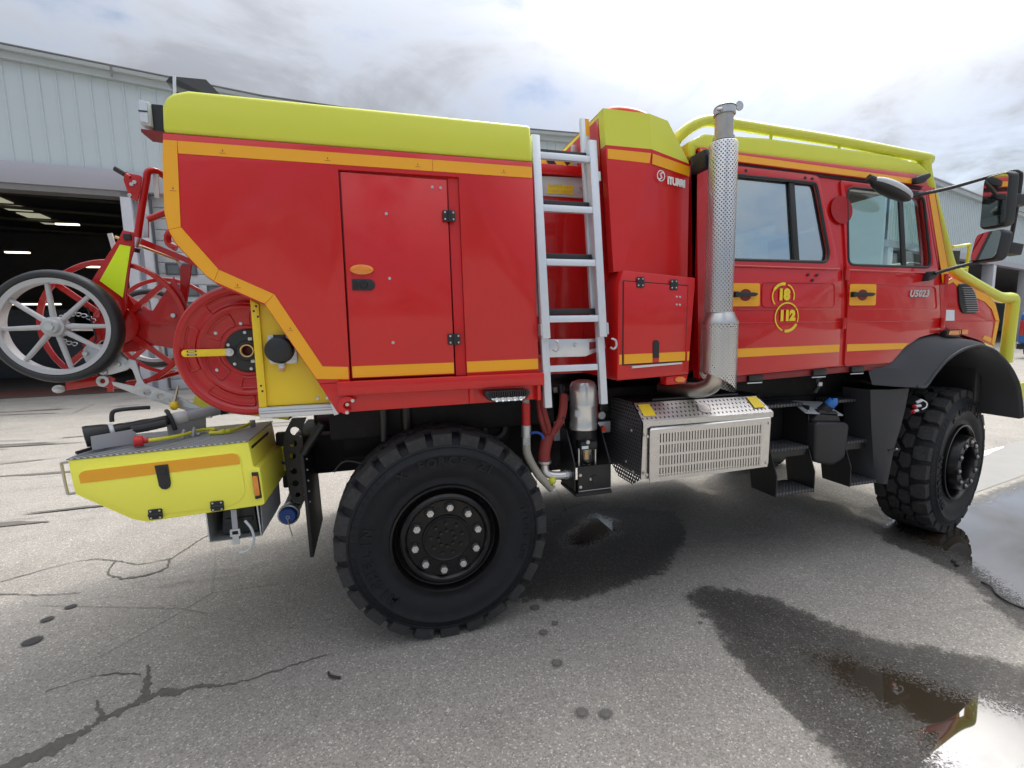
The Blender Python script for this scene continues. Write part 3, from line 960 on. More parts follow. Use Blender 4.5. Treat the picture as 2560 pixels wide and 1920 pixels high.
obj('torque_tube', cyl((-.45, 3.3, .95), (-.2, 3.3, .95), .14), M['chassis'], T)


# ---- wheels
def wheel(cx, yo, cz, th, flip, hub, mat_r):
    """outer face towards -Y at yo (flip: towards +Y); th is the steering angle"""
    Mx = Matrix.Translation((cx, yo, cz)) @ Matrix.Translation((0, .18 if not flip else -.18, 0)) @ Matrix.Rotation(th, 4, 'Z')
    if flip: Mx = Mx @ Matrix.Rotation(PI, 4, 'Z')
    Mx = Mx @ Matrix.Translation((0, -.18, 0))
    ctr = Mx @ Vector((0, .18, 0))
    if hub == 'rear':
        prof = [(.292, .012), (.290, -.004), (.280, -.006), (.274, .004), (.270, .02), (.264, .034), (.257, .038), (.250, .030), (.241, .010), (.229, .000), (.217, .000), (.210, .006), (.205, .016), (.203, .020), (.128, .020), (.124, .010), (.118, .008), (.112, .012), (.06, .015), (.001, .015)]
        nr, ny, nn = .168, .018, 10
    else:
        prof = [(.292, .012), (.290, -.004), (.280, -.006), (.274, .004), (.268, .03), (.262, .085), (.252, .10), (.225, .085), (.215, .02), (.208, -.03), (.200, -.045), (.150, -.047), (.135, -.044), (.130, -.03), (.128, .03), (.10, .045), (.001, .05)]
        nr, ny, nn = .168, -.047, 10
    wr = obj('wheel', lathe(prof + [], (0, 0, 0), 'Y', 56).xf(Mx), M['wheelblack'], T, at=ctr, ang=25)
    ty = [(.286, .016), (.300, .012), (.315, .020), (.335, .012), (.36, .002), (.40, -.008), (.44, -.006), (.444, -.010), (.450, -.010), (.454, -.003), (.485, .008), (.488, .004), (.496, .006), (.50, .014), (.522, .028), (.535, .045), (.542, .06),
          (.545, .11), (.547, .18), (.545, .25), (.542, .30), (.522, .335), (.49, .352), (.44, .368), (.38, .36), (.32, .345), (.286, .34)]
    obj('tyre', lathe(ty, (0, 0, 0), 'Y', 72).xf(Mx), M['rubber'], wr, at=ctr, ang=50)
    g = Geo()
    n = 24

    def lug(a, foot, r0, r1, tap=.9):
        ca = sum(p[0] for p in foot) / len(foot); cy_ = sum(p[1] for p in foot) / len(foot)
        v = []
        for k, r in ((1.0, r0), (tap, r1)):
            for da, y in foot:
                aa = a + ca + (da - ca) * k; yy = cy_ + (y - cy_) * k
                rr = r - (.012 if (yy < .05 or yy > .31) else 0)
                v.append((rr * math.cos(aa), yy, rr * math.sin(aa)))
        m = len(foot)
        g.add(v, [tuple(range(m)), tuple(range(2 * m - 1, m - 1, -1))] + [(i, (i + 1) % m, m + (i + 1) % m, m + i) for i in range(m)])

    q = 2 * PI / n
    for i in range(n):
        a = i * q
        jt = .006 * math.sin(i * 2.4)
        lug(a + jt, [(-.37 * q, .012), (.37 * q, .012), (.40 * q, .07), (.30 * q, .105), (-.30 * q, .105), (-.40 * q, .07)], .500, .567)
        lug(a + .5 * q, [(-.34 * q, .112), (.34 * q, .112), (.43 * q, .15), (.10 * q, .182), (-.40 * q, .172)], .540, .567)
        lug(a + .05 * q, [(-.10 * q, .180), (.40 * q, .190), (.34 * q, .25), (-.34 * q, .25), (-.43 * q, .212)], .540, .567)
        lug(a + .5 * q, [(-.42 * q, .29), (-.30 * q, .258), (.30 * q, .258), (.42 * q, .29), (.40 * q, .340), (-.40 * q, .340)], .520, .566)
    obj('tread', g.xf(Mx), mat_r, wr, at=ctr, kind='stuff', ang=20)
    if not flip:
        # ribs moulded round the sidewall
        g = Geo()
        for i in range(72):
            a = 2 * PI * i / 72
            if .9 < a < 2.25: continue
            d = Vector((math.cos(a), 0, math.sin(a))); t = Vector((-math.sin(a), 0, math.cos(a)))
            p0, p1 = d * .462 + Vector((0, -.002, 0)), d * .482 + Vector((0, .005, 0))
            g.add([p0 - t * .004, p0 + t * .004, p1 + t * .004 + Vector((0, -.003, 0)), p1 - t * .004 + Vector((0, -.003, 0))], [(0, 1, 2, 3)])
        obj('sidewall_ribs', g.xf(Mx), M['rubber'], wr, at=ctr, kind='stuff')
        g = Geo()
        for word, a_mid, rr, sz in (('X FORCE ZL', R(88), .418, .062), ('MICHELIN', R(196), .40, .066), ('365/85 R20', R(-3), .425, .035)):
            st = sz * .86 / rr
            for k, ch in enumerate(word):
                if ch == ' ': continue
                aa = a_mid - (k - (len(word) - 1) / 2) * st
                tg = text_geo(ch, sz, bold=.0025, depth=.004)
                rot = Matrix.Rotation(-(aa - PI / 2), 4, 'Y')
                base = Vector((rr * math.cos(aa), -.0105, rr * math.sin(aa)))
                tg.v = [base + rot @ Vector((p.x, -p.z, p.y)) for p in tg.v]
                g.add(tg.v, tg.f)
        obj('lettering', g.xf(Mx), M['rubber'], wr, at=ctr, kind='stuff')
        nut = cyl((0, .006, 0), (0, -.020, 0), .0195, .0185, 6) + cyl((0, -.019, 0), (0, -.027, 0), .011, .010, 10) if hub == 'rear' else cyl((0, .012, 0), (0, -.005, 0), .0165, .0155, 6) + cyl((0, -.004, 0), (0, -.010, 0), .010, .009, 10)
        sock = lathe([(.0265, -.002), (.030, -.004), (.031, .002)], (0, 0, 0), 'Y', 18)
        rotm = Mx.to_3x3().to_4x4()
        fN = fS = None
        for i in range(nn):
            a = 2 * PI * (i + .3) / nn
            p = Mx @ Vector((nr * math.cos(a), ny, nr * math.sin(a)))
            if fN is None:
                fN = obj('wheel_nut', Geo().add(nut.v, nut.f).xf(Matrix.Translation(p) @ rotm), M['bolt'], wr, at=p)
                fS = obj('nut_socket', Geo().add(sock.v, sock.f).xf(Matrix.Translation(p) @ rotm), M['blackmetal'], wr, at=p)
            else: copy_of(fN, p, wr); copy_of(fS, p, wr)
        cap = cyl((0, .0, 0), (0, -.010, 0), .009, .0085, 6)
        fC = None
        hy = .014 if hub == 'rear' else .044
        for rad, cnt, off in ((.042, 8, 0), (.082, 9, .2)):
            if hub != 'rear' and rad > .05: continue
            for i in range(cnt):
                a = 2 * PI * i / cnt + off
                p = Mx @ Vector((rad * math.cos(a), hy, rad * math.sin(a)))
                if fC is None: fC = obj('hub_screw', Geo().add(cap.v, cap.f).xf(Matrix.Translation(p) @ rotm), M['blackmetal'], wr, at=p)
                else: copy_of(fC, p, wr)
    return wr


wheel(.269, 2.318, .556, 0, False, 'rear', M['treadtop'])
wheel(4.165, 2.418, .556, R(14), False, 'front', M['treadtop'])
wheel(.269, 2 * YC - 2.318, .556, 0, True, 'rear', M['treadtop'])
wheel(4.165, 2 * YC - 2.418, .556, R(14), True, 'front', M['treadtop'])

# ---- rear body: core, side skins, cap
obj('body_core', prism([(-.24, 1.27), (-.24, 1.93), (-.55, 2.0), (-.825, 2.12), (-.825, 2.46), (.752, 2.46), (.752, 1.27)], 2.40, 2 * YC - 2.40), M['red'], T)
up_out = [(-.2955, 1.405), (-.305, 1.422), (-.496, 1.763), (-.62, 1.822), (-.668, 1.845), (-.715, 1.883), (-.822, 2.018), (-.846, 2.07), (-.856, 2.15), (-.846, 2.36), (-.838, 2.472), (.772, 2.472), (.772, 1.405)]
notch = [(.393, 1.405), (.393, 2.374), (-.158, 2.372), (-.158, 1.405)]
skin = obj('side_panel', prism(up_out + notch, B(0), B(.03)), M['red'], T, bev=.004)
obj('side_panel', far(prism(up_out, B(0), B(.03))), M['red'], T)
obj('apron', prism([(-.2955, 1.404), (-.222, 1.264), (.763, 1.270), (.771, 1.404)], B(.004), B(.03)), M['red'], T, bev=.003)
jamb = obj('door_jamb', box(-.158, .393, 2.36, 2.39, 1.41, 2.375), M['red'], T)
obj('jamb_strip', prism([(.342, 1.412), (.392, 1.412), (.392, 2.373), (.342, 2.373)], B(.018), 2.362), M['red'], jamb)
capo = [(-.8375, 2.474), (-.834, 2.577), (-.818, 2.618), (-.79, 2.638), (-.735, 2.655), (.769, 2.653), (.771, 2.474)]
obj('roof_cap', prism(capo, B(-.002), lambda z: 2 * YC - yb(z)), M['lime'], T, bev=.018, seg=3)
obj('roof_seam', prism([(-.8378, 2.4715), (.7705, 2.4715), (.7705, 2.4745), (-.8378, 2.4745)], B(.004), B(.03)), M['darkred'], T)


def film(name, pts, parent, off=-.0022, m='orange', f=B): return obj(name, prism(pts, f(off), f(off + .0016)), M[m], parent)


film('reflective_stripe', [(-.786, 2.393), (.268, 2.393), (.268, 2.446), (-.786, 2.444)], skin)
film('reflective_stripe', [(.270, 2.393), (.767, 2.393), (.768, 2.447), (.270, 2.446)], skin)
film('reflective_stripe', [(-.837, 2.444), (-.7875, 2.444), (-.7985, 2.092), (-.8435, 2.079), (-.853, 2.151), (-.845, 2.36)], skin)
film('reflective_stripe', [(-.843, 2.0775), (-.798, 2.0905), (-.669, 1.917), (-.689, 1.868), (-.717, 1.890), (-.820, 2.023)], skin)
film('reflective_stripe', [(-.688, 1.866), (-.668, 1.9155), (-.457, 1.811), (-.497, 1.770)], skin)
film('reflective_stripe', [(-.496, 1.768), (-.456, 1.810), (-.274, 1.483), (-.164, 1.476), (-.164, 1.419), (-.303, 1.427)], skin)
film('reflective_stripe', [(.396, 1.426), (.768, 1.428), (.768, 1.481), (.396, 1.480)], skin)
# tiny printed marks on the film
mk = Geo()
for i, (x, z) in enumerate([(-.62, 2.418), (-.20, 2.418), (.20, 2.42), (.62, 2.42), (-.815, 2.25), (-.60, 1.85), (-.40, 1.66)]):
    mk += prism([(x - .012, z - .012), (x + .012, z - .012), (x + .012, z - .0105), (x - .012, z - .0105)], B(-.0028), B(-.0024)) + prism([(x - .003, z - .004), (x + .003, z - .004), (x, z + .006)], B(-.0028), B(-.0024))
obj('printed_marks', mk, M['darkred'], skin, kind='stuff')

# side door
door = obj('locker_door', prism([(-.150, 1.420), (.333, 1.418), (.334, 2.357), (-.150, 2.363)], B(.003), B(.026)), M['red'], T, bev=.004)
film('reflective_stripe', [(-.146, 1.425), (.329, 1.425), (.330, 1.478), (-.146, 1.478)], door, off=.0006)
for hz in (2.186, 1.592):
    hg = obj('hinge', prism(rrect(.307, .368, hz - .027, hz + .027, .006), B(-.006), B(.003)), M['black'], door, bev=.002)
    obj('hinge_knuckle', cyl((.338, yb(hz, -.009), hz - .026), (.338, yb(hz, -.009), hz + .026), .007, n=10), M['black'], door)
    many('hinge_screw', ball((0, 0, 0), .0055, .003, .0055, 8), M['bolt'], [Vector((x, yb(hz, -.0065), hz + dz)) for x in (.318, .358) for dz in (-.016, .016)], door)
obj('side_marker', prism(circ(-.079, 1.924, .053, 28, .024), B(-.010), B(.003)), M['orangeamb'], door, bev=.006)
ltch = obj('latch_plate', prism([(-.126, 1.829), (-.05, 1.829)] + [(-.05 + .026 * math.cos(R(t)), 1.855 + .026 * math.sin(R(t))) for t in range(-75, 90, 15)] + [(-.05, 1.881), (-.126, 1.881)], B(-.004), B(.003)), M['black'], door, bev=.002)
obj('latch_knob', lathe([(.0, -.004), (.016, -.004), (.018, 0), (.018, .004)], (-.074, yb(1.855, -.004), 1.855), 'Y', 20), M['blackmetal'], door)
obj('latch_grip', box(-.121, -.104, yb(1.855, -.008), yb(1.855, -.003), 1.84, 1.87), M['blackmetal'], door)
rv = [(.044, 2.184), (.044, 1.885), (.045, 1.583), (.264, 2.319), (.303, 2.318)]
many('rivet', lathe([(0, -.0035), (.006, -.003), (.008, 0)], (0, 0, 0), 'Y', 12), M['bolt'], [Vector((x, yb(z, .0028), z)) for x, z in rv], door)

# lower rail and what hangs on it
rail = obj('side_rail', prism([(-.216, 1.346), (.790, 1.345), (.789, 1.411), (-.216, 1.411)], 2.243, 2.282), M['red'], T, bev=.006)
obj('rail_rib', box(.402, .421, 2.262, 2.278, 1.272, 1.345), M['red'], rail)
obj('rail_return', box(.755, .772, 2.255, 2.36, 1.268, 1.345), M['red'], rail)
hook_pts = [(-.176 + .042 * math.cos(R(t)), 1.300 + .042 * math.sin(R(t))) for t in range(40, 300, 20)] + [(-.176 + .017 * math.cos(R(t)), 1.300 + .017 * math.sin(R(t))) for t in range(290, 40, -25)]
hk = obj('lashing_hook', prism(hook_pts, 2.246, 2.26), M['red'], rail, bev=.003)
many('hook_bolt', lathe([(0, -.005), (.008, -.004), (.009, 0)], (0, 0, 0), 'Y', 12), M['bolt'], [Vector((-.150, 2.246, 1.322)), Vector((-.176, 2.262, 1.303)), Vector((-.178, 2.246, 1.268))], rail)
lp = [(.471, 1.332), (.700, 1.330), (.702, 1.315), (.685, 1.288), (.64, 1.277), (.53, 1.277), (.49, 1.287), (.470, 1.312)]
lg = obj('work_light', prism(lp, 2.215, 2.272), M['black'], T, bev=.004)
obj('light_lens', prism([(.497, 1.300), (.677, 1.300), (.672, 1.288), (.635, 1.280), (.535, 1.280), (.502, 1.289)], 2.208, 2.216), M['lens'], lg, bev=.003)
many('cooling_fin', box(-.003, .003, -.008, .008, -.0125, .0125), M['blackmetal'], [Vector((.495 + i * .0115, 2.207, 1.318)) for i in range(17)], lg)
many('light_reflector', lathe([(.0, .004), (.008, .0), (.011, -.004)], (0, 0, 0), 'Y', 12), M['mirror'], [Vector((.525 + i * .031, 2.206, 1.291)) for i in range(5)], lg)

# ---- tail details
obj('tail_shelf', prism([(-1.0, 2.548), (-.83, 2.535), (-.83, 2.552), (-1.0, 2.562)], 2.56, 2.67), M['darkred'], T)
tl = obj('flood_lamp', prism([(-1.004, 2.583), (-.958, 2.575), (-.958, 2.682), (-1.002, 2.688)], 2.56, 2.66), M['greypaint'], T, bev=.006)
obj('lamp_glass', prism([(-.996, 2.592), (-.966, 2.587), (-.966, 2.672), (-.995, 2.677)], 2.552, 2.559), M['lens'], tl)
obj('lamp_divider', box(-.998, -.964, 2.548, 2.5515, 2.632, 2.637), M['black'], tl)
obj('lamp_bracket', box(-.957, -.915, 2.58, 2.60, 2.565, 2.68), M['black'], tl)
obj('lamp_bracket', box(-.914, -.84, 2.585, 2.597, 2.60, 2.612), M['greypaint'], tl)
obj('wind_deflector', Geo().add([(-.865, 2.58, 2.745), (-.905, 2.62, 2.80), (-.885, 2.62, 2.826), (-.74, 2.62, 2.828), (-.63, 2.58, 2.70), (-.865, 4.3, 2.745), (-.905, 4.3, 2.80), (-.885, 4.3, 2.826), (-.74, 4.3, 2.828), (-.63, 4.3, 2.70)],
    [(0, 1, 2, 3, 4), (0, 1, 6, 5), (1, 2, 7, 6), (2, 3, 8, 7), (3, 4, 9, 8), (5, 6, 7, 8, 9)]), M['black'], T, soft=False)
obj('deflector_stay', bar((-.862, 2.572, 2.66), (-.855, 2.58, 2.81), .012, .006), M['alu'], T)

# ---- fixed hose reel in the tail recess
RX, RZ, RY = -.622, 1.560, 2.46
reel = obj('hose_reel', lathe([(.075, .012), (.10, .012), (.112, .004), (.118, .006), (.122, .014), (.192, .014), (.200, .004), (.207, .002), (.214, .006), (.220, .014), (.270, .014), (.278, .004), (.288, -.002), (.298, -.002), (.308, .006), (.313, .018), (.308, .024), (.29, .020), (.075, .022)], (RX, RY, RZ), 'Y', 72), M['redreel'], T, ang=60)


def kidney(r0, r1, a0, a1, k=7):
    out = [(r1, a0 + (a1 - a0) * i / k) for i in range(k + 1)] + [(r0, a1 - (a1 - a0) * i / k) for i in range(k + 1)]
    return [Vector((RX + r * math.cos(R(a)), RY + .0115, RZ + r * math.sin(R(a)))) for r, a in out]


for j in range(5):
    a0 = 10 + j * 72
    obj('stamped_bead', tube(smooth_path(kidney(.225, .262, a0, a0 + 46), 2, True), .0045, 6, True), M['redreel'], reel)
    obj('stamped_bead', tube(smooth_path(kidney(.130, .180, a0 + 30, a0 + 74), 2, True), .0045, 6, True), M['redreel'], reel)
many('reel_rivet', lathe([(0, -.004), (.007, -.003), (.009, 0)], (0, 0, 0), 'Y', 12), M['bolt'],
     [Vector((RX + r * math.cos(R(a)), RY + .013, RZ + r * math.sin(R(a)))) for r, a in ((.156, 147), (.165, 212), (.110, 201), (.18, 285), (.17, 75), (.13, 100))], reel)
obj('reel_flange', lathe([(.075, 0), (.30, 0), (.31, .01), (.30, .02), (.075, .02)], (RX, 3.25, RZ), 'Y', 48), M['redreel'], reel)
obj('hose_drum', cyl((RX, RY + .02, RZ), (RX, 3.25, RZ), .17, n=32), M['darkred'], reel)
obj('reel_hub', lathe([(.030, -.02), (.045, -.022), (.05, -.01), (.095, -.006), (.102, .0), (.104, .012)], (RX + .004, RY, RZ), 'Y', 36), M['black'], reel)
obj('hub_bush', lathe([(.024, -.03), (.030, -.032), (.031, -.02), (.024, -.01)], (RX + .004, RY, RZ), 'Y', 24), M['brass'], reel)
for sx, sz in ((.018, .055), (.022, -.050)):
    obj('hub_clip', box(RX + sx - .008, RX + sx + .008, RY - .018, RY - .006, RZ + sz - .007, RZ + sz + .007), M['softwhite'], reel)
many('hub_bolt', lathe([(0, -.006), (.007, -.005), (.008, 0)], (0, 0, 0), 'Y', 10), M['bolt'], [Vector((RX + .004 + .086 * math.cos(R(a)), RY - .007, RZ + .086 * math.sin(R(a)))) for a in (95, 275, 160, 225)], reel)
lev = [(-.69, RZ - .0165), (-.69, RZ + .0165), (-.868, RZ + .0165)] + [(-.868 + .0165 * math.cos(R(t)), RZ + .0165 * math.sin(R(t))) for t in range(105, 270, 15)] + [(-.868, RZ - .0165)]
lv = obj('reel_lever', prism([(x, z - .004) for x, z in lev], RY - .032, RY - .026), M['lever'], reel, bev=.0015)
obj('lever_washer', lathe([(0, -.012), (.009, -.012), (.009, -.003), (.018, -.002), (.019, 0)], (-.69, RY - .032, RZ - .004), 'Y', 20), M['bolt'], reel)
for dz in (.004, -.0115):
    obj('lever_label', prism([(-.862, RZ + dz - .0035), (-.823, RZ + dz - .0035), (-.823, RZ + dz + .0045), (-.862, RZ + dz + .0045)], RY - .0332, RY - .0322), M['black'], reel)
    obj('lever_print', prism([(-.856, RZ + dz - .001), (-.829, RZ + dz - .001), (-.829, RZ + dz + .0018), (-.856, RZ + dz + .0018)], RY - .0342, RY - .0336), M['white'], reel)

# yellow panel beside the reel
yp = obj('recess_panel', prism([(-.555, 1.302), (-.247, 1.302), (-.30, 1.44), (-.43, 1.70), (-.555, 1.80)], 2.372, 2.385), M['yellow'], T)
obj('recess_angle', prism([(-.568, 1.300), (-.535, 1.300), (-.535, 1.772), (-.568, 1.792)], 2.352, 2.371), M['yellow'], yp, bev=.002)
obj('angle_flange', prism([(-.566, 1.300), (-.556, 1.300), (-.556, 1.79), (-.566, 1.79)], 2.3715, 2.52), M['yellow'], yp)
many('panel_hole', lathe([(0, 0), (.005, 0)], (0, 0, 0), 'Y', 12), M['heatinside'], [Vector((x, 2.3515, z)) for x, z in ((-.545, 1.762), (-.556, 1.740), (-.541, 1.715), (-.552, 1.40), (-.548, 1.375))], yp)
many('panel_bolt', lathe([(0, -.006), (.008, -.005), (.010, 0)], (0, 0, 0), 'Y', 12), M['bolt'], [Vector((-.316, 2.372, 1.325)), Vector((-.272, 2.372, 1.326))], yp)
al = obj('sill_profile', box(-.567, -.243, 2.335, 2.42, 1.250, 1.299), M['alu'], T, bev=.004)
obj('profile_groove', box(-.566, -.244, 2.3335, 2.337, 1.270, 1.275), M['traygrey'], al)
obj('profile_groove', box(-.566, -.244, 2.3335, 2.337, 1.283, 1.286), M['traygrey'], al)
obj('profile_end', prism([(-.243, 1.246), (-.222, 1.25), (-.245, 1.32), (-.256, 1.32)], 2.32, 2.40), M['alu'], al)
mp = obj('rewind_motor', lathe([(0, -.055), (.045, -.055), (.056, -.048), (.058, -.02), (.062, -.012), (.062, 0)], (-.462, 2.360, 1.562), 'Y', 36), M['black'], T)
obj('motor_plate', plate(rrect(-.512, -.392, 1.497, 1.632, .014), [], 2.360, .010), M['galv'], mp, bev=.002)
obj('motor_lug', box(-.48, -.435, 2.325, 2.358, 1.612, 1.632), M['blackmetal'], mp)
obj('motor_fitting', cyl((-.458, 2.35, 1.50), (-.458, 2.35, 1.478), .016, n=12), M['softwhite'], mp)
obj('copper_union', cyl((-.458, 2.35, 1.478), (-.458, 2.35, 1.462), .012, n=6), M['copper'], mp)
many('motor_screw', lathe([(0, -.004), (.007, -.003), (.008, 0)], (0, 0, 0), 'Y', 10), M['bolt'], [Vector((x, 2.3598, z)) for x, z in ((-.50, 1.618), (-.50, 1.51), (-.404, 1.512))], mp)

# ---- yellow rear locker (slightly drooping)
lo = [(-1.353, 1.106), (-.643, 1.129), (-.630, 1.004), (-.603, .998), (-.594, .818), (-.607, .810), (-1.02, .793), (-1.087, .789), (-1.141, .808), (-1.343, .951), (-1.350, 1.034)]
lock = obj('rear_locker', prism(lo, 2.42, 2.92), M['lockeryellow'], T, bev=.006)
obj('locker_lid', prism([(-1.356, 1.108), (-.640, 1.131), (-.640, 1.136), (-1.356, 1.113)], 2.416, 2.925), M['chequer'], lock)
ldo = [(-1.312, 1.040), (-1.306, 1.056), (-1.290, 1.066), (-.715, 1.087), (-.695, 1.082), (-.683, 1.068), (-.673, .900), (-.682, .868), (-.702, .845), (-.735, .830), (-.77, .825), (-1.085, .820), (-1.115, .824), (-1.14, .836), (-1.30, .945), (-1.311, .97), (-1.315, 1.0)]
ld = obj('locker_flap', prism(ldo, 2.414, 2.4195), M['lockeryellow'], lock, bev=.0025)
obj('reflective_stripe', prism([(-1.316, 1.036), (-1.308, 1.048), (-1.293, 1.0555), (-.712, 1.0805), (-.693, 1.074), (-.684, 1.058), (-.684, 1.027), (-1.313, 1.000)], 2.4115, 2.4135), M['orange'], lock)
obj('flap_latch', prism([(-1.028, 1.053), (-.976, 1.055), (-.972, .965), (-.977, .947), (-.992, .938), (-1.009, .942), (-1.019, .957)], 2.406, 2.412), M['black'], lock, bev=.002)
obj('latch_grip', prism([(-1.021, 1.035), (-.983, 1.037), (-.984, 1.012), (-1.020, 1.010)], 2.4035, 2.4065), M['blackmetal'], lock)
for hx, hz in ((-1.046, .826), (-.795, .834)):
    obj('flap_hinge', prism(rrect(hx - .028, hx + .028, hz - .024, hz + .024, .006), 2.408, 2.414), M['black'], lock, bev=.002)
    obj('hinge_knuckle', cyl((hx - .026, 2.405, hz), (hx + .026, 2.405, hz), .0065, n=10), M['black'], lock)
    many('hinge_screw', ball((0, 0, 0), .005, .003, .005, 8), M['bolt'], [Vector((hx + dx, 2.4075, hz + dz)) for dx in (-.018, .018) for dz in (-.016, .016)], lock)
ml = obj('side_marker', prism([(-.639, .980), (-.611, .978), (-.604, .850), (-.632, .847)], 2.410, 2.4195), M['black'], lock, bev=.002)
obj('marker_lens', prism([(-.636, .964), (-.613, .962), (-.608, .866), (-.631, .864)], 2.404, 2.411), M['orangeamb'], lock, bev=.003)
obj('locker_vent', box(-.6415, -.6385, 2.45, 2.80, 1.045, 1.10), M['heatinside'], lock)
obj('tail_handle', tube(smooth_path([(-1.353, 2.46, 1.09), (-1.395, 2.46, 1.088), (-1.398, 2.46, 1.07), (-1.392, 2.46, .96), (-1.385, 2.46, .945), (-1.345, 2.46, .95)], 3), .006, 8), M['pipe'], lock)
many('locker_rivet', ball((0, 0, 0), .003, .005, .005, 8), M['bolt'], [Vector((-.6375, y, z)) for y in (2.50, 2.62) for z in (.965, 1.0)], lock)
bn = obj('tool_bin', Geo().add([(-.853, 2.44, .646), (-.625, 2.44, .648), (-.632, 2.44, .81), (-.858, 2.44, .80), (-.853, 2.82, .646), (-.625, 2.82, .648), (-.632, 2.82, .81), (-.858, 2.82, .80)],
    [(0, 1, 5, 4), (1, 2, 6, 5), (0, 3, 7, 4), (4, 5, 6, 7)]), M['galv'], T, soft=False)
bn.modifiers.new('thickness', 'SOLIDIFY').thickness = .006
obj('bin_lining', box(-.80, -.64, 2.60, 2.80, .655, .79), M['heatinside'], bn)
obj('bin_side_plate', box(-.6225, -.6195, 2.45, 2.86, .66, 1.0), M['traygrey'], bn)
chock = thing('wheel_chock', (-.735, 2.52, .652), 'black wheel chock strapped in the open bin under the yellow locker', 'wheel chock')
obj('chock_body', prism([(-.815, .655), (-.65, .655), (-.66, .79), (-.80, .79)], 2.49, 2.70), M['black'], chock, bev=.008)
obj('chock_handle', box(-.79, -.67, 2.478, 2.489, .715, .74), M['blackmetal'], chock, bev=.003)
st = obj('bin_strap', bar((-.735, 2.432, .80), (-.735, 2.432, .70), .024, .003), M['traygrey'], T)
obj('strap_buckle', plate(rrect(-.757, -.713, .668, .705, .005), [rrect(-.748, -.722, .678, .696, .003)], 2.424, .006), M['galv'], st)
obj('buckle_plate', prism([(-.752, .628), (-.718, .628), (-.722, .668), (-.748, .668)], 2.424, 2.428), M['galv'], st)
obj('strap_tail', tube(smooth_path([(-.69, 2.43, .74), (-.665, 2.425, .70), (-.655, 2.42, .65), (-.675, 2.42, .60), (-.715, 2.42, .585), (-.73, 2.42, .60)], 4), .006, 6), M['greypaint'], st)

# ---- mudflap, coupling and brackets
brp = [(-.516, 1.164), (-.559, 1.084), (-.573, .986), (-.560, .749), (-.542, .679), (-.497, .660), (-.468, .70), (-.468, 1.094), (-.44, 1.164)]
hol = [circ(-.505, 1.09, .025), circ(-.519, 1.02, .022), circ(-.527, .948, .018), circ(-.525, .86, .018), circ(-.522, .79, .018), circ(-.515, .72, .014)]
bk = obj('flap_bracket', plate(brp, hol, 2.80, .012), M['blackmetal'], T)
many('bracket_bolt', ball((0, 0, 0), .007, .006, .007, 8), M['bolt'], [Vector((-.476, 2.794, z)) for z in (.72, .77, .82, .87, .92, .97, 1.06, 1.09)], bk)
fl = obj('mudflap', Geo().add([(-.455, 2.62, 1.0), (-.44, 2.62, 1.0), (-.425, 2.62, .42), (-.445, 2.62, .42), (-.455, 3.05, 1.0), (-.44, 3.05, 1.0), (-.425, 3.05, .46), (-.445, 3.05, .46)],
    [(0, 1, 2, 3), (4, 5, 6, 7), (0, 4, 7, 3), (1, 5, 6, 2), (0, 1, 5, 4), (3, 2, 6, 7)]), M['black'], T, bev=.002)
obj('flap_stay', cyl((-.44, 2.62, 1.0), (-.335, 2.62, 1.155), .022, n=12), M['blackmetal'], T)
many('flap_bolt', ball((0, 0, 0), .006, .006, .006, 8), M['bolt'], [Vector((-.432 + .0, 2.66 + i * .0, z)) for i, z in enumerate((.96, .90, .84, .78, .72))], fl)
cp = obj('suction_coupling', lathe([(.052, 0), (.060, .004), (.060, .03), (.052, .04), (.05, .12)], (-.585, 2.86, .585), 'Y', 28), M['galv'], T)
obj('blue_cap', lathe([(0, -.016), (.040, -.016), (.046, -.010), (.048, .004)], (-.585, 2.86, .585), 'Y', 28), M['blue'], cp)
obj('cap_ring', tube([(-.585 + .009 * math.cos(i * PI / 6), 2.842, .578 + .009 * math.sin(i * PI / 6)) for i in range(12)], .002, 5, True), M['bolt'], cp)
obj('cap_chain', tube(smooth_path([(-.585, 2.84, .568), (-.58, 2.84, .53), (-.572, 2.84, .49), (-.57, 2.85, .46)], 3), .0025, 5), M['bolt'], cp)
obj('coupling_pipe', tube(smooth_path([(-.585, 2.93, .585), (-.575, 3.1, .62), (-.55, 3.25, .75), (-.5, 3.3, .95)], 4), .05, 12), M['blackmetal'], T)
obj('tail_socket', box(-.625, -.565, 2.88, 2.93, .99, 1.07), M['black'], T, bev=.008)
obj('valve_lever', bar((-.60, 2.87, .90), (-.53, 2.87, .87), .014, .008), M['blue'], T)
obj('tow_beam', box(-.62, -.45, 2.95, 4.0, .72, .95), M['chassis'], T, bev=.01)
obj('lime_bracket', prism([(-.62, .83), (-.56, .83), (-.545, .98), (-.61, .98)], 2.94, 2.955), M['lockeryellow'], T)
obj('lime_stay', prism([(-.33, .80), (-.12, .93), (-.12, .96), (-.33, .85)], 3.4, 3.43), M['lockeryellow'], T)
obj('lime_deck', prism([(-1.06, 1.235), (-.56, 1.13), (-.55, 1.20), (-.72, 1.215), (-1.03, 1.30)], 2.95, 3.9), M['lockeryellow'], T)
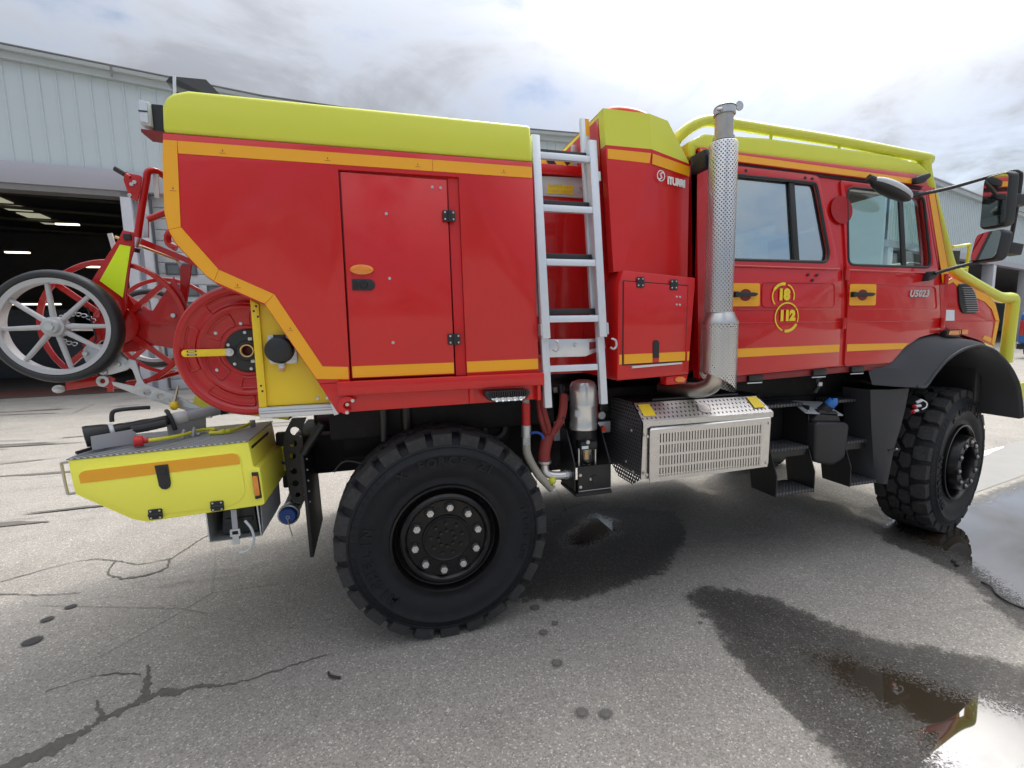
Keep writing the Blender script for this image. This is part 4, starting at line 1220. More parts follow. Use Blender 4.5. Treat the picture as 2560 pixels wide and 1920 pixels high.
# galvanised carrier for the hose cart
ga = [(-1.269, 1.500), (-1.245, 1.525), (-1.217, 1.514), (-1.203, 1.432), (-1.189, 1.395), (-1.062, 1.331), (-.96, 1.265), (-.90, 1.20), (-.98, 1.20), (-1.024, 1.249), (-1.154, 1.305), (-1.25, 1.352), (-1.325, 1.395), (-1.33, 1.415), (-1.235, 1.385), (-1.222, 1.41), (-1.235, 1.47)]
gh = [circ(-1.181, 1.352, .018), circ(-1.125, 1.328, .016), circ(-1.075, 1.305, .013)]
ca_ = obj('cart_carrier', plate(ga, gh, 2.78, .012), M['galv'], T, bev=.001)
copy_of(ca_, WL[ca_.name] + Vector((0, .75, 0)), T)
obj('carrier_pin', cyl((-1.06, 2.76, 1.30), (-1.035, 2.76, 1.38), .011, .006, 10), M['pipe'], T)

# ---- module between ladder and cab
pl_ = [(1.183, 1.36), (1.183, 2.592), (1.172, 2.776), (1.44, 2.775), (1.575, 2.765), (1.73, 2.57), (1.735, 1.36)]
obj('module_core', prism(pl_, 2.42, 2 * YC - 2.42), M['red'], T)
A_, Bq, Cq = (1.444, 2.352, 2.774), (1.578, 2.383, 2.763), (1.735, 2.4055, 2.562)
F1, F2, F3, F4 = (1.455, 2.343, 2.590), (1.448, 2.341, 2.513), (1.270, 2.309, 1.936), (1.742, 2.405, 1.915)
TL, ML, BL = (1.170, 2.354, 2.776), (1.182, 2.344, 2.590), (1.212, 2.308, 1.930)
C2_ = (1.737, 2.4055, 2.555)


def solid(front, dy=.06):
    n = len(front)
    back = [(x, y + dy, z) for x, y, z in front]
    return Geo().add(front + back, [tuple(range(n)), tuple(range(2 * n - 1, n - 1, -1))] + [(i, (i + 1) % n, n + (i + 1) % n, n + i) for i in range(n)])


pod = obj('module_cladding', solid([ML, F1, F3, BL]) + solid([F1, C2_, F4, F3]), M['red'], T, ang=5)
obj('module_cap', solid([TL, A_, F1, ML]) + solid([A_, Bq, Cq, C2_, F1]), M['lime'], T, ang=5)
obj('module_top', prism([(1.172, 2.770), (1.444, 2.770), (1.575, 2.760), (1.560, 2.752), (1.172, 2.752)], 2.41, 2 * YC - 2.41), M['lime'], T)


def on_slant(u, v):      # u along the slanted face from fold to edge, v = height
    y = 2.343 + (v - 2.59) * .03 + (2.405 - 2.343) * u
    x0 = 1.455 + (v - 2.59) * .10 if v > 2.5 else 1.448
    return (x0 + (1.737 - x0) * u, y - .004, v)


obj('reflective_stripe', solid([(1.192, 2.339, 2.521), (1.441, 2.339, 2.515), (1.449, 2.3405, 2.568), (1.192, 2.3415, 2.571)], .0015), M['orange'], pod)
obj('reflective_stripe', solid([(1.456, 2.3385, 2.512), (1.737, 2.4005, 2.484), (1.736, 2.4005, 2.538), (1.459, 2.3385, 2.566)], .0015), M['orange'], pod)
# ITURRI wordmark on the slanted face
wm = text_geo('ITURRI', .056, bold=.0032, spacing=.86, depth=.002)
sl_dir = (Vector((1.737, 2.405, 0)) - Vector((1.455, 2.343, 0))).normalized()
nrm = Vector((sl_dir.y, -sl_dir.x, 0))
wc_ = Vector((1.626, 2.374, 2.434))
wm.v = [wc_ + sl_dir * (p.x * .92) + Vector((0, 0, p.y * .95 - p.x * .035)) + nrm * (p.z + .009) for p in wm.v]
obj('wordmark', wm, M['white'], pod)
sw = Geo()
cz0, cx0 = 2.456, 1.514


def arc_strip(cx, cz, r, a0, a1, wd0, wd1, n=14):
    o, i_ = [], []
    for k in range(n + 1):
        a = R(a0 + (a1 - a0) * k / n); ww = wd0 + (wd1 - wd0) * k / n
        o.append((cx + (r + ww / 2) * math.cos(a), cz + (r + ww / 2) * math.sin(a))); i_.append((cx + (r - ww / 2) * math.cos(a), cz + (r - ww / 2) * math.sin(a)))
    m = n + 1
    return o + i_, [(k, k + 1, m + k + 1, m + k) for k in range(n)]


for cx, cz, r, a0, a1, w0, w1 in ((0, 0, .027, 60, 265, .004, .008), (0, 0, .027, 240, 420, .003, .008), (.009, .004, .013, 70, 300, .007, .002), (-.008, -.004, .013, 250, 480, .007, .002)):
    pp, ff = arc_strip(cx, cz, r, a0, a1, w0, w1)
    sw.add([Vector((cx0, 2.349, cz0)) + sl_dir * x + Vector((0, 0, z)) + nrm * .006 for x, z in pp], ff)
obj('swirl_emblem', sw, M['white'], pod, soft=False)
# lower compartment of the module
pod_l = obj('module_locker', prism([(1.214, 1.400), (1.218, 1.86), (1.243, 1.935), (1.690, 1.900), (1.690, 1.845), (1.664, 1.43), (1.663, 1.36), (1.212, 1.346)], 2.262, 2.42), M['red'], T, bev=.007)
pd = obj('module_door', prism([(1.247, 1.434), (1.632, 1.440), (1.639, 1.853), (1.247, 1.876)], 2.2565, 2.2615), M['red'], pod_l, bev=.002)
obj('door_gap', plate([(1.241, 1.428), (1.637, 1.434), (1.645, 1.859), (1.241, 1.882)], [[(1.2465, 1.4335), (1.6325, 1.4395), (1.6395, 1.8535), (1.2465, 1.8765)]], 2.2608, .001), M['heatinside'], pod_l)
for hx, hz in ((1.343, 1.872), (1.549, 1.860)):
    obj('door_hinge', prism(rrect(hx - .023, hx + .023, hz - .028, hz + .028, .006), 2.251, 2.2565), M['black'], pod_l, bev=.002)
    many('hinge_screw', ball((0, 0, 0), .0048, .003, .0048, 8), M['bolt'], [Vector((hx + dx, 2.2505, hz + dz)) for dx in (-.013, .013) for dz in (-.017, .017)], pod_l)
obj('door_latch', prism([(1.424, 1.462), (1.463, 1.462), (1.463, 1.540)] + [(1.4435 + .0195 * math.cos(R(t)), 1.542 + .0195 * math.sin(R(t))) for t in range(15, 180, 15)] + [(1.424, 1.540)], 2.2515, 2.2565), M['black'], pod_l, bev=.002)
obj('reflective_stripe', prism([(1.250, 1.436), (1.423, 1.438), (1.423, 1.489), (1.250, 1.488)], 2.2545, 2.2562), M['orange'], pod_l)
obj('reflective_stripe', prism([(1.464, 1.4385), (1.630, 1.441), (1.631, 1.491), (1.464, 1.4895)], 2.2545, 2.2562), M['orange'], pod_l)
obj('reflective_stripe', prism([(1.223, 1.434), (1.239, 1.4345), (1.239, 1.487), (1.223, 1.4865)], 2.2595, 2.2612), M['orange'], pod_l)
obj('reflective_stripe', prism([(1.647, 1.440), (1.660, 1.440), (1.662, 1.491), (1.647, 1.4905)], 2.2595, 2.2612), M['orange'], pod_l)
obj('sill_strip', prism([(1.294, 1.412), (1.606, 1.424), (1.606, 1.433), (1.294, 1.424)], 2.246, 2.2605), M['alu'], pod_l)
many('rivet', lathe([(0, -.003), (.005, -.0025), (.0065, 0)], (0, 0, 0), 'Y', 10), M['bolt'], [Vector((x, 2.2565, z)) for x, z in ((1.570, 1.795), (1.591, 1.794), (1.571, 1.752), (1.590, 1.751))], pod_l)
bmp = obj('marker_mount', prism([(1.522, 1.306), (1.648, 1.309), (1.663, 1.358), (1.522, 1.352)], 2.268, 2.33), M['red'], pod_l, bev=.003)
obj('side_marker', prism(circ(1.606, 1.334, .033, 24, .017), 2.256, 2.268), M['orangeamb'], pod_l, bev=.005)
obj('life_ring', tube(smooth_path([(1.262, 2.62, 2.60), (1.258, 2.62, 2.74), (1.268, 2.62, 2.80), (1.30, 2.62, 2.85), (1.37, 2.62, 2.885), (1.47, 2.62, 2.89), (1.56, 2.62, 2.875), (1.61, 2.62, 2.84), (1.64, 2.62, 2.78)], 4), .033, 12), M['buoy'], label='orange red life ring lying on top of the red module beside the exhaust', cat='life ring')

# ---- recess behind the ladder
rc = obj('recess_wall', box(.77, 1.185, 2.64, 2.66, 1.36, 2.50), M['red'], T)
obj('recess_plate', prism([(.80, 2.395), (1.21, 2.395), (1.225, 2.41), (1.225, 2.51), (.80, 2.503)], 2.625, 2.6395), M['greypaint'], rc, bev=.003)
obj('plate_notice', prism([(.955, 2.409), (1.114, 2.411), (1.114, 2.463), (.955, 2.458)], 2.6225, 2.6245), M['sticker'], rc)
for dz, s_ in ((.013, 'NOTICE  22.A'), (-.012, '1200 T 110 J24')):
    obj('notice_print', text_at(s_, .022, 1.034, 2.6222, 2.436 + dz, depth=.0006), M['brass'], rc)
obj('plate_bolt', lathe([(0, -.012), (.011, -.010), (.012, 0)], (1.167, 2.625, 2.452), 'Y', 14), M['bolt'], rc)
obj('cross_beam', box(.77, 1.24, 2.60, 2.68, 2.513, 2.565), M['red'], T, bev=.004)
ch = obj('chevron_panel', box(.80, 1.135, 2.69, 2.70, 2.57, 2.66), M['yellow'], T)
obj('chevron_mark', prism([(.985, 2.592), (1.04, 2.592), (1.005, 2.635), (.965, 2.635)], 2.687, 2.6895), M['black'], ch)
obj('chevron_mark', prism([(1.105, 2.592), (1.125, 2.61), (1.09, 2.655), (1.05, 2.655)], 2.687, 2.6895), M['black'], ch)
obj('deck_box', box(.80, 1.24, 2.72, 3.9, 2.45, 2.68), M['softwhite'], T, bev=.01)
obj('deck_latch', box(1.14, 1.18, 2.70, 2.72, 2.665, 2.72), M['galv'], T, bev=.004)
lb = obj('ladder_bracket', prism([(.84, 1.482), (1.06, 1.480), (1.182, 1.522), (1.173, 1.576), (1.056, 1.575), (.84, 1.579)], 2.335, 2.345), M['alu'], T, bev=.002)
obj('bracket_window', prism([(1.082, 1.515), (1.128, 1.528), (1.132, 1.558), (1.082, 1.558)], 2.333, 2.3345), M['darkred'], lb)
many('bracket_bolt', lathe([(0, -.014), (.010, -.012), (.012, 0)], (0, 0, 0), 'Y', 12), M['bolt'], [Vector((1.0, 2.335, 1.545)), Vector((1.155, 2.335, 1.552))], lb)
obj('bracket_arm', box(.84, .86, 2.345, 2.64, 1.49, 1.57), M['alu'], lb)
for hx in (.845, 1.172):
    obj('ladder_hook', tube(smooth_path([(hx, 2.25, 1.575), (hx + .016, 2.235, 1.565), (hx + .02, 2.235, 1.535), (hx + .004, 2.235, 1.52), (hx - .012, 2.24, 1.53)], 3), .006, 8), M['bolt'], lb)

# ---- ladder (carried on the truck, a thing of its own)
lad = thing('extension_ladder', (.98, 2.24, 1.22), 'grey aluminium extension ladder hanging upright on the side of the truck', 'ladder')


def ly(z): return 2.205 + (z - 1.23) * .125


def lrail(x0, x1, z0, z1, d0, d1, t=0.0): return prism([(x0, z0), (x1, z0), (x1, z1), (x0, z1)], lambda z: ly(z) + d0, lambda z: ly(z) + d1)


XL, XR = .806, 1.126
for xa in (XL - .022, XR - .022):
    obj('ladder_stile', lrail(xa, xa + .044, 1.585, 2.625, 0, .034), M['ladderalu'], lad, bev=.004)
for xa in (XL - .014, XR - .016):
    obj('ladder_stile', lrail(xa, xa + .040, 1.225, 2.54 if xa < 1 else 2.60, .040, .072), M['ladderalu'], lad, bev=.004)
obj('ladder_stile', lrail(XR - .028, XR + .020, 1.7, 2.775, .076, .105), M['ladderalu'], lad, bev=.004)
obj('ladder_stile', lrail(XL - .026, XL + .01, 1.7, 2.58, .076, .105), M['ladderalu'], lad, bev=.004)
obj('orange_tag', lrail(XR - .004, XR + .0185, 2.68, 2.77, .0745, .0755), M['orange'], lad)
for z in (2.523, 2.253, 1.975, 1.683):
    obj('ladder_rung', prism([(XL + .022, z - .017), (XR - .022, z - .017), (XR - .022, z + .017), (XL + .022, z + .017)], lambda q: ly(q) + .003, lambda q: ly(q) + .031), M['ladderalu'], lad, bev=.003)
for z in (2.555, 2.289, 2.010, 1.722, 1.425):
    obj('ladder_rung', prism([(XL + .022, z - .016), (XR - .022, z - .016), (XR - .022, z + .016), (XL + .022, z + .016)], lambda q: ly(q) + .043, lambda q: ly(q) + .070), M['ladderalu'] if z < 1.5 else M['black'], lad, bev=.003)
for xa in (XL - .030, XR + .018):
    obj('stile_guide', lrail(xa, xa + .012, 1.60, 1.66, -.002, .05), M['galv'], lad)
obj('stile_guide', lrail(XR + .020, XR + .034, 2.41, 2.46, .0, .06), M['softwhite'], lad, bev=.003)

# ---- exhaust stack, standing outside the cab's rear corner
EX, EY = 1.822, 2.23
exs = obj('exhaust_stack', cyl((EX, EY, 1.33), (EX, EY, 2.785), .047, n=32), M['pipe'], T)
obj('heat_shield', lathe([(.0735, -.452), (.0735, .442), (.069, .450)], (EX, EY, 2.158), 'Z', 48), M['perfcyl'], exs, at=(EX, EY, 2.158))
obj('shield_cone', lathe([(.099, 1.640), (.099, 1.652), (.079, 1.692), (.0745, 1.706)], (EX + .010, EY, 0), 'Z', 48), M['steel'], exs)
n_ = 48
vv = []
for i in range(n_):
    a = 2 * PI * i / n_
    x = .098 * math.cos(a); y = .098 * math.sin(a)
    cut = 1.372 - (x + .098) * .62
    vv += [(EX + .010 + x, EY + y, cut), (EX + .010 + x, EY + y, 1.642)]
obj('lower_heat_shield', Geo().add(vv, [(2 * i, 2 * ((i + 1) % n_), 2 * ((i + 1) % n_) + 1, 2 * i + 1) for i in range(n_)]), M['perfcyl2'], exs, at=(EX + .010, EY, 1.43))
obj('silencer_body', cyl((EX + .010, EY, 1.36), (EX + .010, EY, 1.62), .080, n=28), M['steel'], exs)
obj('exhaust_elbow', tube(smooth_path([(EX, EY, 1.42), (EX - .005, EY, 1.34), (EX - .02, EY + .03, 1.285), (EX - .06, EY + .12, 1.255), (EX - .12, EY + .35, 1.25)], 5), .048, 20), M['pipe'], exs)
obj('stack_clamp', lathe([(.048, 0), (.056, .002), (.056, .034), (.048, .036)], (EX, EY, 2.748), 'Z', 32), M['galv'], exs)
obj('clamp_bolt', cyl((EX - .066, EY - .024, 2.764), (EX - .045, EY - .036, 2.764), .009, n=8), M['bolt'], exs)
obj('rain_flap', lathe([(0, .011), (.04, .011), (.055, .004), (.057, 0)], (EX + .004, EY, 2.788), 'Z', 28), M['galv'], exs)
obj('flap_arm', cyl((EX + .05, EY - .005, 2.797), (EX + .075, EY - .005, 2.803), .006, n=8), M['galv'], exs)
obj('flap_tab', prism(circ(EX + .085, 2.803, .025, 18), EY - .012, EY - .006), M['galv'], exs)
obj('stack_strap', lathe([(.048, 0), (.055, .0), (.055, .018), (.048, .018)], (EX, EY, 2.618), 'Z', 28), M['pipe'], exs)
obj('stack_bracket', box(1.755, 1.80, 2.30, 2.42, 2.50, 2.60), M['black'], T, bev=.006)

# ---- ventilated steel cabinet under the module
cab_x0, cab_x1 = 1.362, 2.238
cb = obj('exhaust_cabinet', box(cab_x0 + .008, cab_x1 - .008, 2.275, 2.72, .79, 1.10), M['heatinside'], T)
fr_out = [(cab_x0, .778), (cab_x1, .785), (cab_x1 + .006, 1.100), (cab_x0 + .012, 1.112)]
obj('cabinet_front', plate(fr_out, [[(1.445, .79), (2.17, .79), (2.175, 1.06), (1.445, 1.06)]], 2.256, .004), M['steel'], cb)
obj('cabinet_side', Geo().add([(cab_x0, 2.256, .78), (cab_x0, 2.256, 1.11), (cab_x0, 2.36, 1.205), (cab_x0, 2.75, 1.205), (cab_x0, 2.75, .86), (cab_x0, 2.52, .72), (cab_x0, 2.35, .72)], [tuple(range(7))]), M['perfside'], cb)
obj('cabinet_side', Geo().add([(cab_x1, 2.256, .78), (cab_x1, 2.256, 1.11), (cab_x1, 2.36, 1.205), (cab_x1, 2.75, 1.205), (cab_x1, 2.75, .78)], [tuple(range(5))]), M['steel'], cb)
ld2 = obj('cabinet_lid', Geo().add([(1.362, 2.245, 1.114), (2.248, 2.245, 1.108), (2.225, 2.36, 1.192), (1.372, 2.36, 1.200)], [(0, 1, 2, 3)]), M['perftop'], cb)
obj('lid_flange', Geo().add([(1.362, 2.244, 1.114), (2.248, 2.244, 1.108), (2.246, 2.242, 1.078), (1.366, 2.242, 1.084)], [(0, 1, 2, 3)]), M['steel'], cb)
obj('lid_top', Geo().add([(1.372, 2.362, 1.201), (2.225, 2.362, 1.193), (2.225, 2.75, 1.20), (1.372, 2.75, 1.208)], [(0, 1, 2, 3)]), M['blackmetal'], cb)
obj('lid_bar', box(1.50, 2.10, 2.37, 2.40, 1.203, 1.215), M['blackmetal'], cb, bev=.003)
for x0 in (1.385, 2.135):
    obj('warning_sticker', Geo().add([(x0, 2.2705, 1.1365), (x0 + .08, 2.2705, 1.136), (x0 + .078, 2.345, 1.1915), (x0 + .004, 2.345, 1.192)], [(0, 1, 2, 3)]), M['sticker'], cb)
obj('embossed_disc', lathe([(.036, 0), (.038, -.003), (.041, -.003), (.043, 0)], (0, 0, 0), 'Y', 28).xf(Matrix.Translation((1.80, 2.300, 1.156)) @ Matrix.Rotation(R(-54), 4, 'X')), M['steel'], cb)
obj('embossed_face', lathe([(0, -.001), (.037, -.001)], (0, 0, 0), 'Y', 28).xf(Matrix.Translation((1.80, 2.300, 1.156)) @ Matrix.Rotation(R(-54), 4, 'X')), M['steel'], cb)
# grille: solid margins, cross strips and the bars between the slots
gx0, gx1, gz0, gz1 = 1.462, 2.160, .782, 1.045
gg = Geo()
NS = 37
pit = (gx1 - gx0) / NS
rows = 4
rh = (gz1 - gz0) / rows
for r_ in range(rows + 1):
    z = gz0 + r_ * rh
    gg += box(gx0 - .0, gx1, 2.238, 2.241, z - .007, z + .007)
for i in range(NS + 1):
    x = gx0 + i * pit
    gg += box(x - .0062, x + .0062, 2.2384, 2.2412, gz0, gz1)
gr_ = obj('grille_bars', gg, M['steel'], cb, kind='stuff')
obj('grille_frame', plate([(1.405, .762), (2.215, .775), (2.222, 1.075), (1.405, 1.062)], [[(gx0, gz0), (gx1, gz0), (gx1, gz1), (gx0, gz1)]], 2.237, .006), M['steel'], cb)
obj('grille_lip', Geo().add([(1.405, 2.237, 1.062), (2.222, 2.237, 1.075), (2.222, 2.255, 1.092), (1.42, 2.255, 1.08)], [(0, 1, 2, 3)]), M['steel'], cb)
many('cabinet_bolt', lathe([(0, -.007), (.008, -.006), (.009, 0)], (0, 0, 0), 'Y', 10), M['bolt'], [Vector((x, 2.2365, z)) for x, z in ((1.385, 1.03), (1.385, .81), (2.212, 1.045), (2.205, .80))], cb)
many('side_bolt', ball((0, 0, 0), .006, .008, .008, 8), M['bolt'], [Vector((1.358, y, z)) for y, z in ((2.36, 1.04), (2.42, .84), (2.34, .80))], cb)

# ---- filter, hoses and valves ahead of the rear wheel
fc = obj('filter_canister', lathe([(0, .27), (.035, .27), (.066, .258), (.078, .235), (.080, .20), (.080, .125), (.0815, .12), (.080, .115), (.080, .01), (.082, .005), (.082, -.02), (.078, -.025)], (1.128, 2.52, 1.06), 'Z', 36), M['silver'], T)
obj('canister_label', Geo().add([(1.128 + .0815 * math.sin(R(a)), 2.52 - .0815 * math.cos(R(a)), z) for z in (1.12, 1.16) for a in (-60, -52, -44, -36)], [(i, i + 1, 5 + i, 4 + i) for i in range(3)]), M['whitesticker'], fc)
obj('filter_body', lathe([(.078, 0), (.080, -.03), (.086, -.09), (.086, -.15), (.07, -.19), (.05, -.20)], (1.128, 2.52, 1.035), 'Z', 28), M['blackmetal'], fc)
obj('filter_head', box(1.058, 1.165, 2.40, 2.48, .935, .985), M['blackmetal'], fc, bev=.008)
obj('head_label', box(1.065, 1.105, 2.397, 2.3995, .945, .962), M['whitesticker'], fc)
obj('vent_screw', lathe([(0, -.012), (.011, -.011), (.012, 0)], (1.10, 2.40, .985), 'Y', 14), M['bolt'], fc)
obj('sight_bowl', lathe([(.045, .08), (.045, .02), (.035, -.008), (.015, -.02), (0, -.022)], (1.108, 2.435, .862), 'Z', 24), M['bowl'], fc)
obj('bowl_core', cyl((1.108, 2.435, .875), (1.108, 2.435, .935), .018, n=12), M['brass'], fc)
for sx in (-.052, .052): obj('bowl_rod', cyl((1.108 + sx, 2.42, .84), (1.108 + sx, 2.42, .945), .005, n=8), M['alu'], fc)
fb = obj('filter_bracket', box(1.033, 1.240, 2.38, 2.392, .688, .848), M['blackmetal'], T, bev=.003)
ear = [(2.40, .70), (2.62, .70), (2.62, 1.02), (2.58, 1.06), (2.52, 1.03), (2.46, .95), (2.40, .86)]
for ex in (1.022, 1.242):
    obj('bracket_cheek', Geo().add([(ex - .004, y, z) for y, z in ear] + [(ex + .004, y, z) for y, z in ear], [tuple(range(7)), tuple(range(13, 6, -1))] + [(i, (i + 1) % 7, 7 + (i + 1) % 7, 7 + i) for i in range(7)]), M['blackmetal'], fb)
obj('bracket_floor', box(1.02, 1.245, 2.38, 2.62, .672, .69), M['blackmetal'], fb)
obj('bracket_lip', box(1.035, 1.238, 2.377, 2.3795, .703, .707), M['traygrey'], fb)
obj('valve_knob', lathe([(0, -.012), (.022, -.012), (.026, 0)], (1.135, 2.38, .77), 'Y', 20), M['heatinside'], fb)
many('bracket_bolt', lathe([(0, -.008), (.009, -.007), (.010, 0)], (0, 0, 0), 'Y', 10), M['bolt'], [Vector((1.112, 2.380, .77)), Vector((1.045, 2.380, .80)), Vector((1.046, 2.380, .73))], fb)
rp = obj('drain_pipe', cyl((.75, 2.45, 1.10), (.75, 2.45, 1.225), .024, n=16), M['redplastic'], T)
obj('pipe_union', cyl((.75, 2.45, 1.225), (.75, 2.45, 1.27), .020, n=14), M['greyhose'], rp)
obj('ball_valve', cyl((.748, 2.45, 1.03), (.75, 2.45, 1.10), .027, n=14), M['galv'], rp)
obj('valve_nut', cyl((.748, 2.45, .985), (.748, 2.45, 1.03), .024, n=6), M['galv'], rp)
obj('valve_lever', tube(smooth_path([(.77, 2.43, 1.055), (.80, 2.42, 1.06), (.83, 2.42, 1.045), (.84, 2.42, 1.02)], 3), .008, 8), M['blue'], rp)
obj('drain_hose', tube(smooth_path([(.748, 2.45, .99), (.752, 2.45, .94), (.775, 2.45, .88), (.815, 2.45, .81), (.855, 2.45, .76), (.90, 2.46, .71)], 5), [.023 + .0012 * (i % 2) for i in range(26)], 14), M['greyhose'], rp)
yh = obj('red_branch_hose', tube(smooth_path([(.863, 2.47, .86), (.862, 2.47, .92), (.873, 2.47, .98), (.888, 2.47, 1.03)], 5), [.034 + .0015 * (i % 2) for i in range(16)], 14), M['redhose'], T)
for pts in ([(.885, 2.47, 1.02), (.862, 2.47, 1.07), (.845, 2.47, 1.13), (.842, 2.49, 1.19), (.85, 2.52, 1.26)], [(.892, 2.47, 1.02), (.885, 2.46, 1.08), (.868, 2.46, 1.14), (.86, 2.48, 1.2), (.868, 2.52, 1.27)],
            [(.895, 2.46, 1.02), (.925, 2.45, 1.07), (.95, 2.44, 1.13), (.965, 2.45, 1.19), (.985, 2.49, 1.25)], [(.90, 2.47, 1.02), (.94, 2.46, 1.07), (.965, 2.45, 1.12), (.985, 2.46, 1.19), (1.0, 2.5, 1.25)]):
    obj('hose_branch', tube(smooth_path(pts, 4), .017, 10), M['redhose'], yh)
obj('hose_tie', tube([(.958 + .03 * math.cos(i * PI / 6), 2.45 + .026 * math.sin(i * PI / 6), 1.13) for i in range(12)], .003, 5, True), M['black'], yh)
obj('hose_clamp', lathe([(.036, 0), (.038, 0), (.038, .014), (.036, .014)], (.863, 2.47, .865), 'Z', 20), M['galv'], yh)
obj('steel_elbow', tube(smooth_path([(.863, 2.47, .87), (.866, 2.47, .82), (.89, 2.465, .795), (.94, 2.46, .785), (1.02, 2.46, .785)], 5), .024, 14), M['silver'], yh)
obj('elbow_clamp', cyl((.985, 2.46, .785), (1.0, 2.46, .785), .028, n=16), M['galv'], yh)
obj('drain_tap', ball((.898, 2.44, .765), .022, .022, .024, 12), M['lime'], yh)
obj('black_pipe', tube(smooth_path([(1.0, 2.56, 1.3), (1.0, 2.54, 1.25), (1.03, 2.54, 1.22), (1.08, 2.55, 1.23)], 4), .02, 10), M['blackmetal'], T)
obj('grey_panel', box(.98, 1.05, 2.62, 2.63, .95, 1.28), M['traygrey'], T)
vb = obj('valve_block', box(1.245, 1.33, 2.56, 2.62, .99, 1.06), M['galv'], T, bev=.004)
obj('orange_knob', cyl((1.27, 2.56, 1.02), (1.27, 2.53, 1.02), .016, n=10), M['buoy'], vb)
obj('red_fitting', cyl((1.24, 2.58, 1.08), (1.24, 2.58, 1.24), .012, n=10), M['redplastic'], vb)
obj('gauge', cyl((1.268, 2.58, 1.10), (1.268, 2.555, 1.10), .024, n=20), M['galv'], vb)
for z in (1.12, 1.20): obj('valve_body', box(1.262, 1.32, 2.57, 2.62, z, z + .05), M['blackmetal'], vb, bev=.006)

# ------------------------------------------------------------------ cab
CX0 = 1.812
FY = 2 * YC                                   # far side = FY - y
roofz = lambda x: 2.652 - (x - 2.08) * .0235  # lower edge of the lime roof falls towards the front


def rounded(pts, r, k=3):
    """round the corners of a polygon"""
    out = []
    n = len(pts)
    for i in range(n):
        p, a, b = Vector(pts[i]), Vector(pts[i - 1]), Vector(pts[(i + 1) % n])
        da, db = (a - p), (b - p)
        rr = min(r, da.length * .45, db.length * .45)
        q0, q1 = p + da.normalized() * rr, p + db.normalized() * rr
        for j in range(k + 1):
            t = j / k
            out.append(tuple((1 - t) ** 2 * q0 + 2 * t * (1 - t) * p + t * t * q1))
    return out


rear_win = rounded([(1.99, 2.020), (2.735, 2.018), (2.757, 2.075), (2.680, 2.470), (2.665, 2.508), (1.99, 2.522)], .04)
front_win = rounded([(2.912, 2.004), (3.630, 1.998), (3.640, 2.06), (3.595, 2.478), (2.922, 2.500)], .045)
shell_out = [(CX0, 1.32), (3.34, 1.36), (3.45, 1.455), (3.58, 1.525), (3.72, 1.552), (3.80, 1.56), (3.82, 1.88), (3.70, 2.54), (3.55, 2.60), (CX0, 2.655)]
shell = obj('cab_shell', plate(shell_out, [rear_win, front_win], K(.012), .05), M['redgloss'], T)
obj('cab_shell', far(plate(shell_out, [rear_win, front_win], K(.012), .05)), M['redgloss'], T)
rd_out = rounded([(1.93, 1.320), (2.878, 1.350), (2.872, 1.60), (2.858, 1.89), (2.840, 2.0), (2.690, 2.560), (1.93, 2.578)], .025)
rd = obj('cab_door', plate(rd_out, [rear_win], K(0), .0125), M['redgloss'], T, bev=.003)
fd_out = rounded([(2.925, 1.350), (3.335, 1.356), (3.445, 1.455), (3.575, 1.523), (3.715, 1.549), (3.780, 1.555), (3.760, 1.70), (3.708, 1.99), (3.605, 2.513), (2.868, 2.540), (2.884, 2.35), (2.894, 2.01), (2.922, 1.78)], .02)
fd = obj('cab_door', plate(fd_out, [front_win], K(0), .0125), M['redgloss'], T, bev=.003)
obj('cab_sill', prism([(1.83, 1.275), (3.30, 1.315), (3.34, 1.357), (1.83, 1.318)], 2.372, 2.42), M['darkred'], T, bev=.004)
# panes
obj('pane', prism([(1.985, 2.016), (2.486, 2.016), (2.475, 2.525), (1.985, 2.528)], K(.020), K(.024)), M['skyglass'], rd)
obj('pane', prism([(2.490, 2.014), (2.738, 2.014), (2.762, 2.075), (2.685, 2.470), (2.668, 2.512), (2.480, 2.520)], K(.018), K(.022)), M['skyglass'], rd)
obj('window_bar', prism([(2.482, 2.012), (2.525, 2.010), (2.505, 2.515), (2.465, 2.517)], K(.004), K(.017)), M['black'], rd, bev=.002)
obj('pane', prism([(2.907, 2.0), (3.398, 1.997), (3.384, 2.487), (2.917, 2.505)], K(.020), K(.024)), M['cabglass'], fd)
obj('pane', prism([(3.400, 1.996), (3.634, 1.994), (3.645, 2.06), (3.60, 2.482), (3.386, 2.488)], K(.018), K(.022)), M['cabglass'], fd)
obj('window_bar', prism([(3.386, 1.994), (3.424, 1.992), (3.410, 2.482), (3.372, 2.485)], K(.004), K(.017)), M['black'], fd, bev=.002)
for wn, dr in ((rear_win, rd), (front_win, fd)):
    obj('window_seal', tube([(x, yc(z, .003), z) for x, z in wn], .0095, 6, True), M['black'], dr)
for x in (1.99, 2.907):
    obj('far_pane', far(prism([(x, 2.0), (x + .72, 2.0), (x + .70, 2.515), (x, 2.52)], K(.02), K(.024))), M['cabglass'], T)
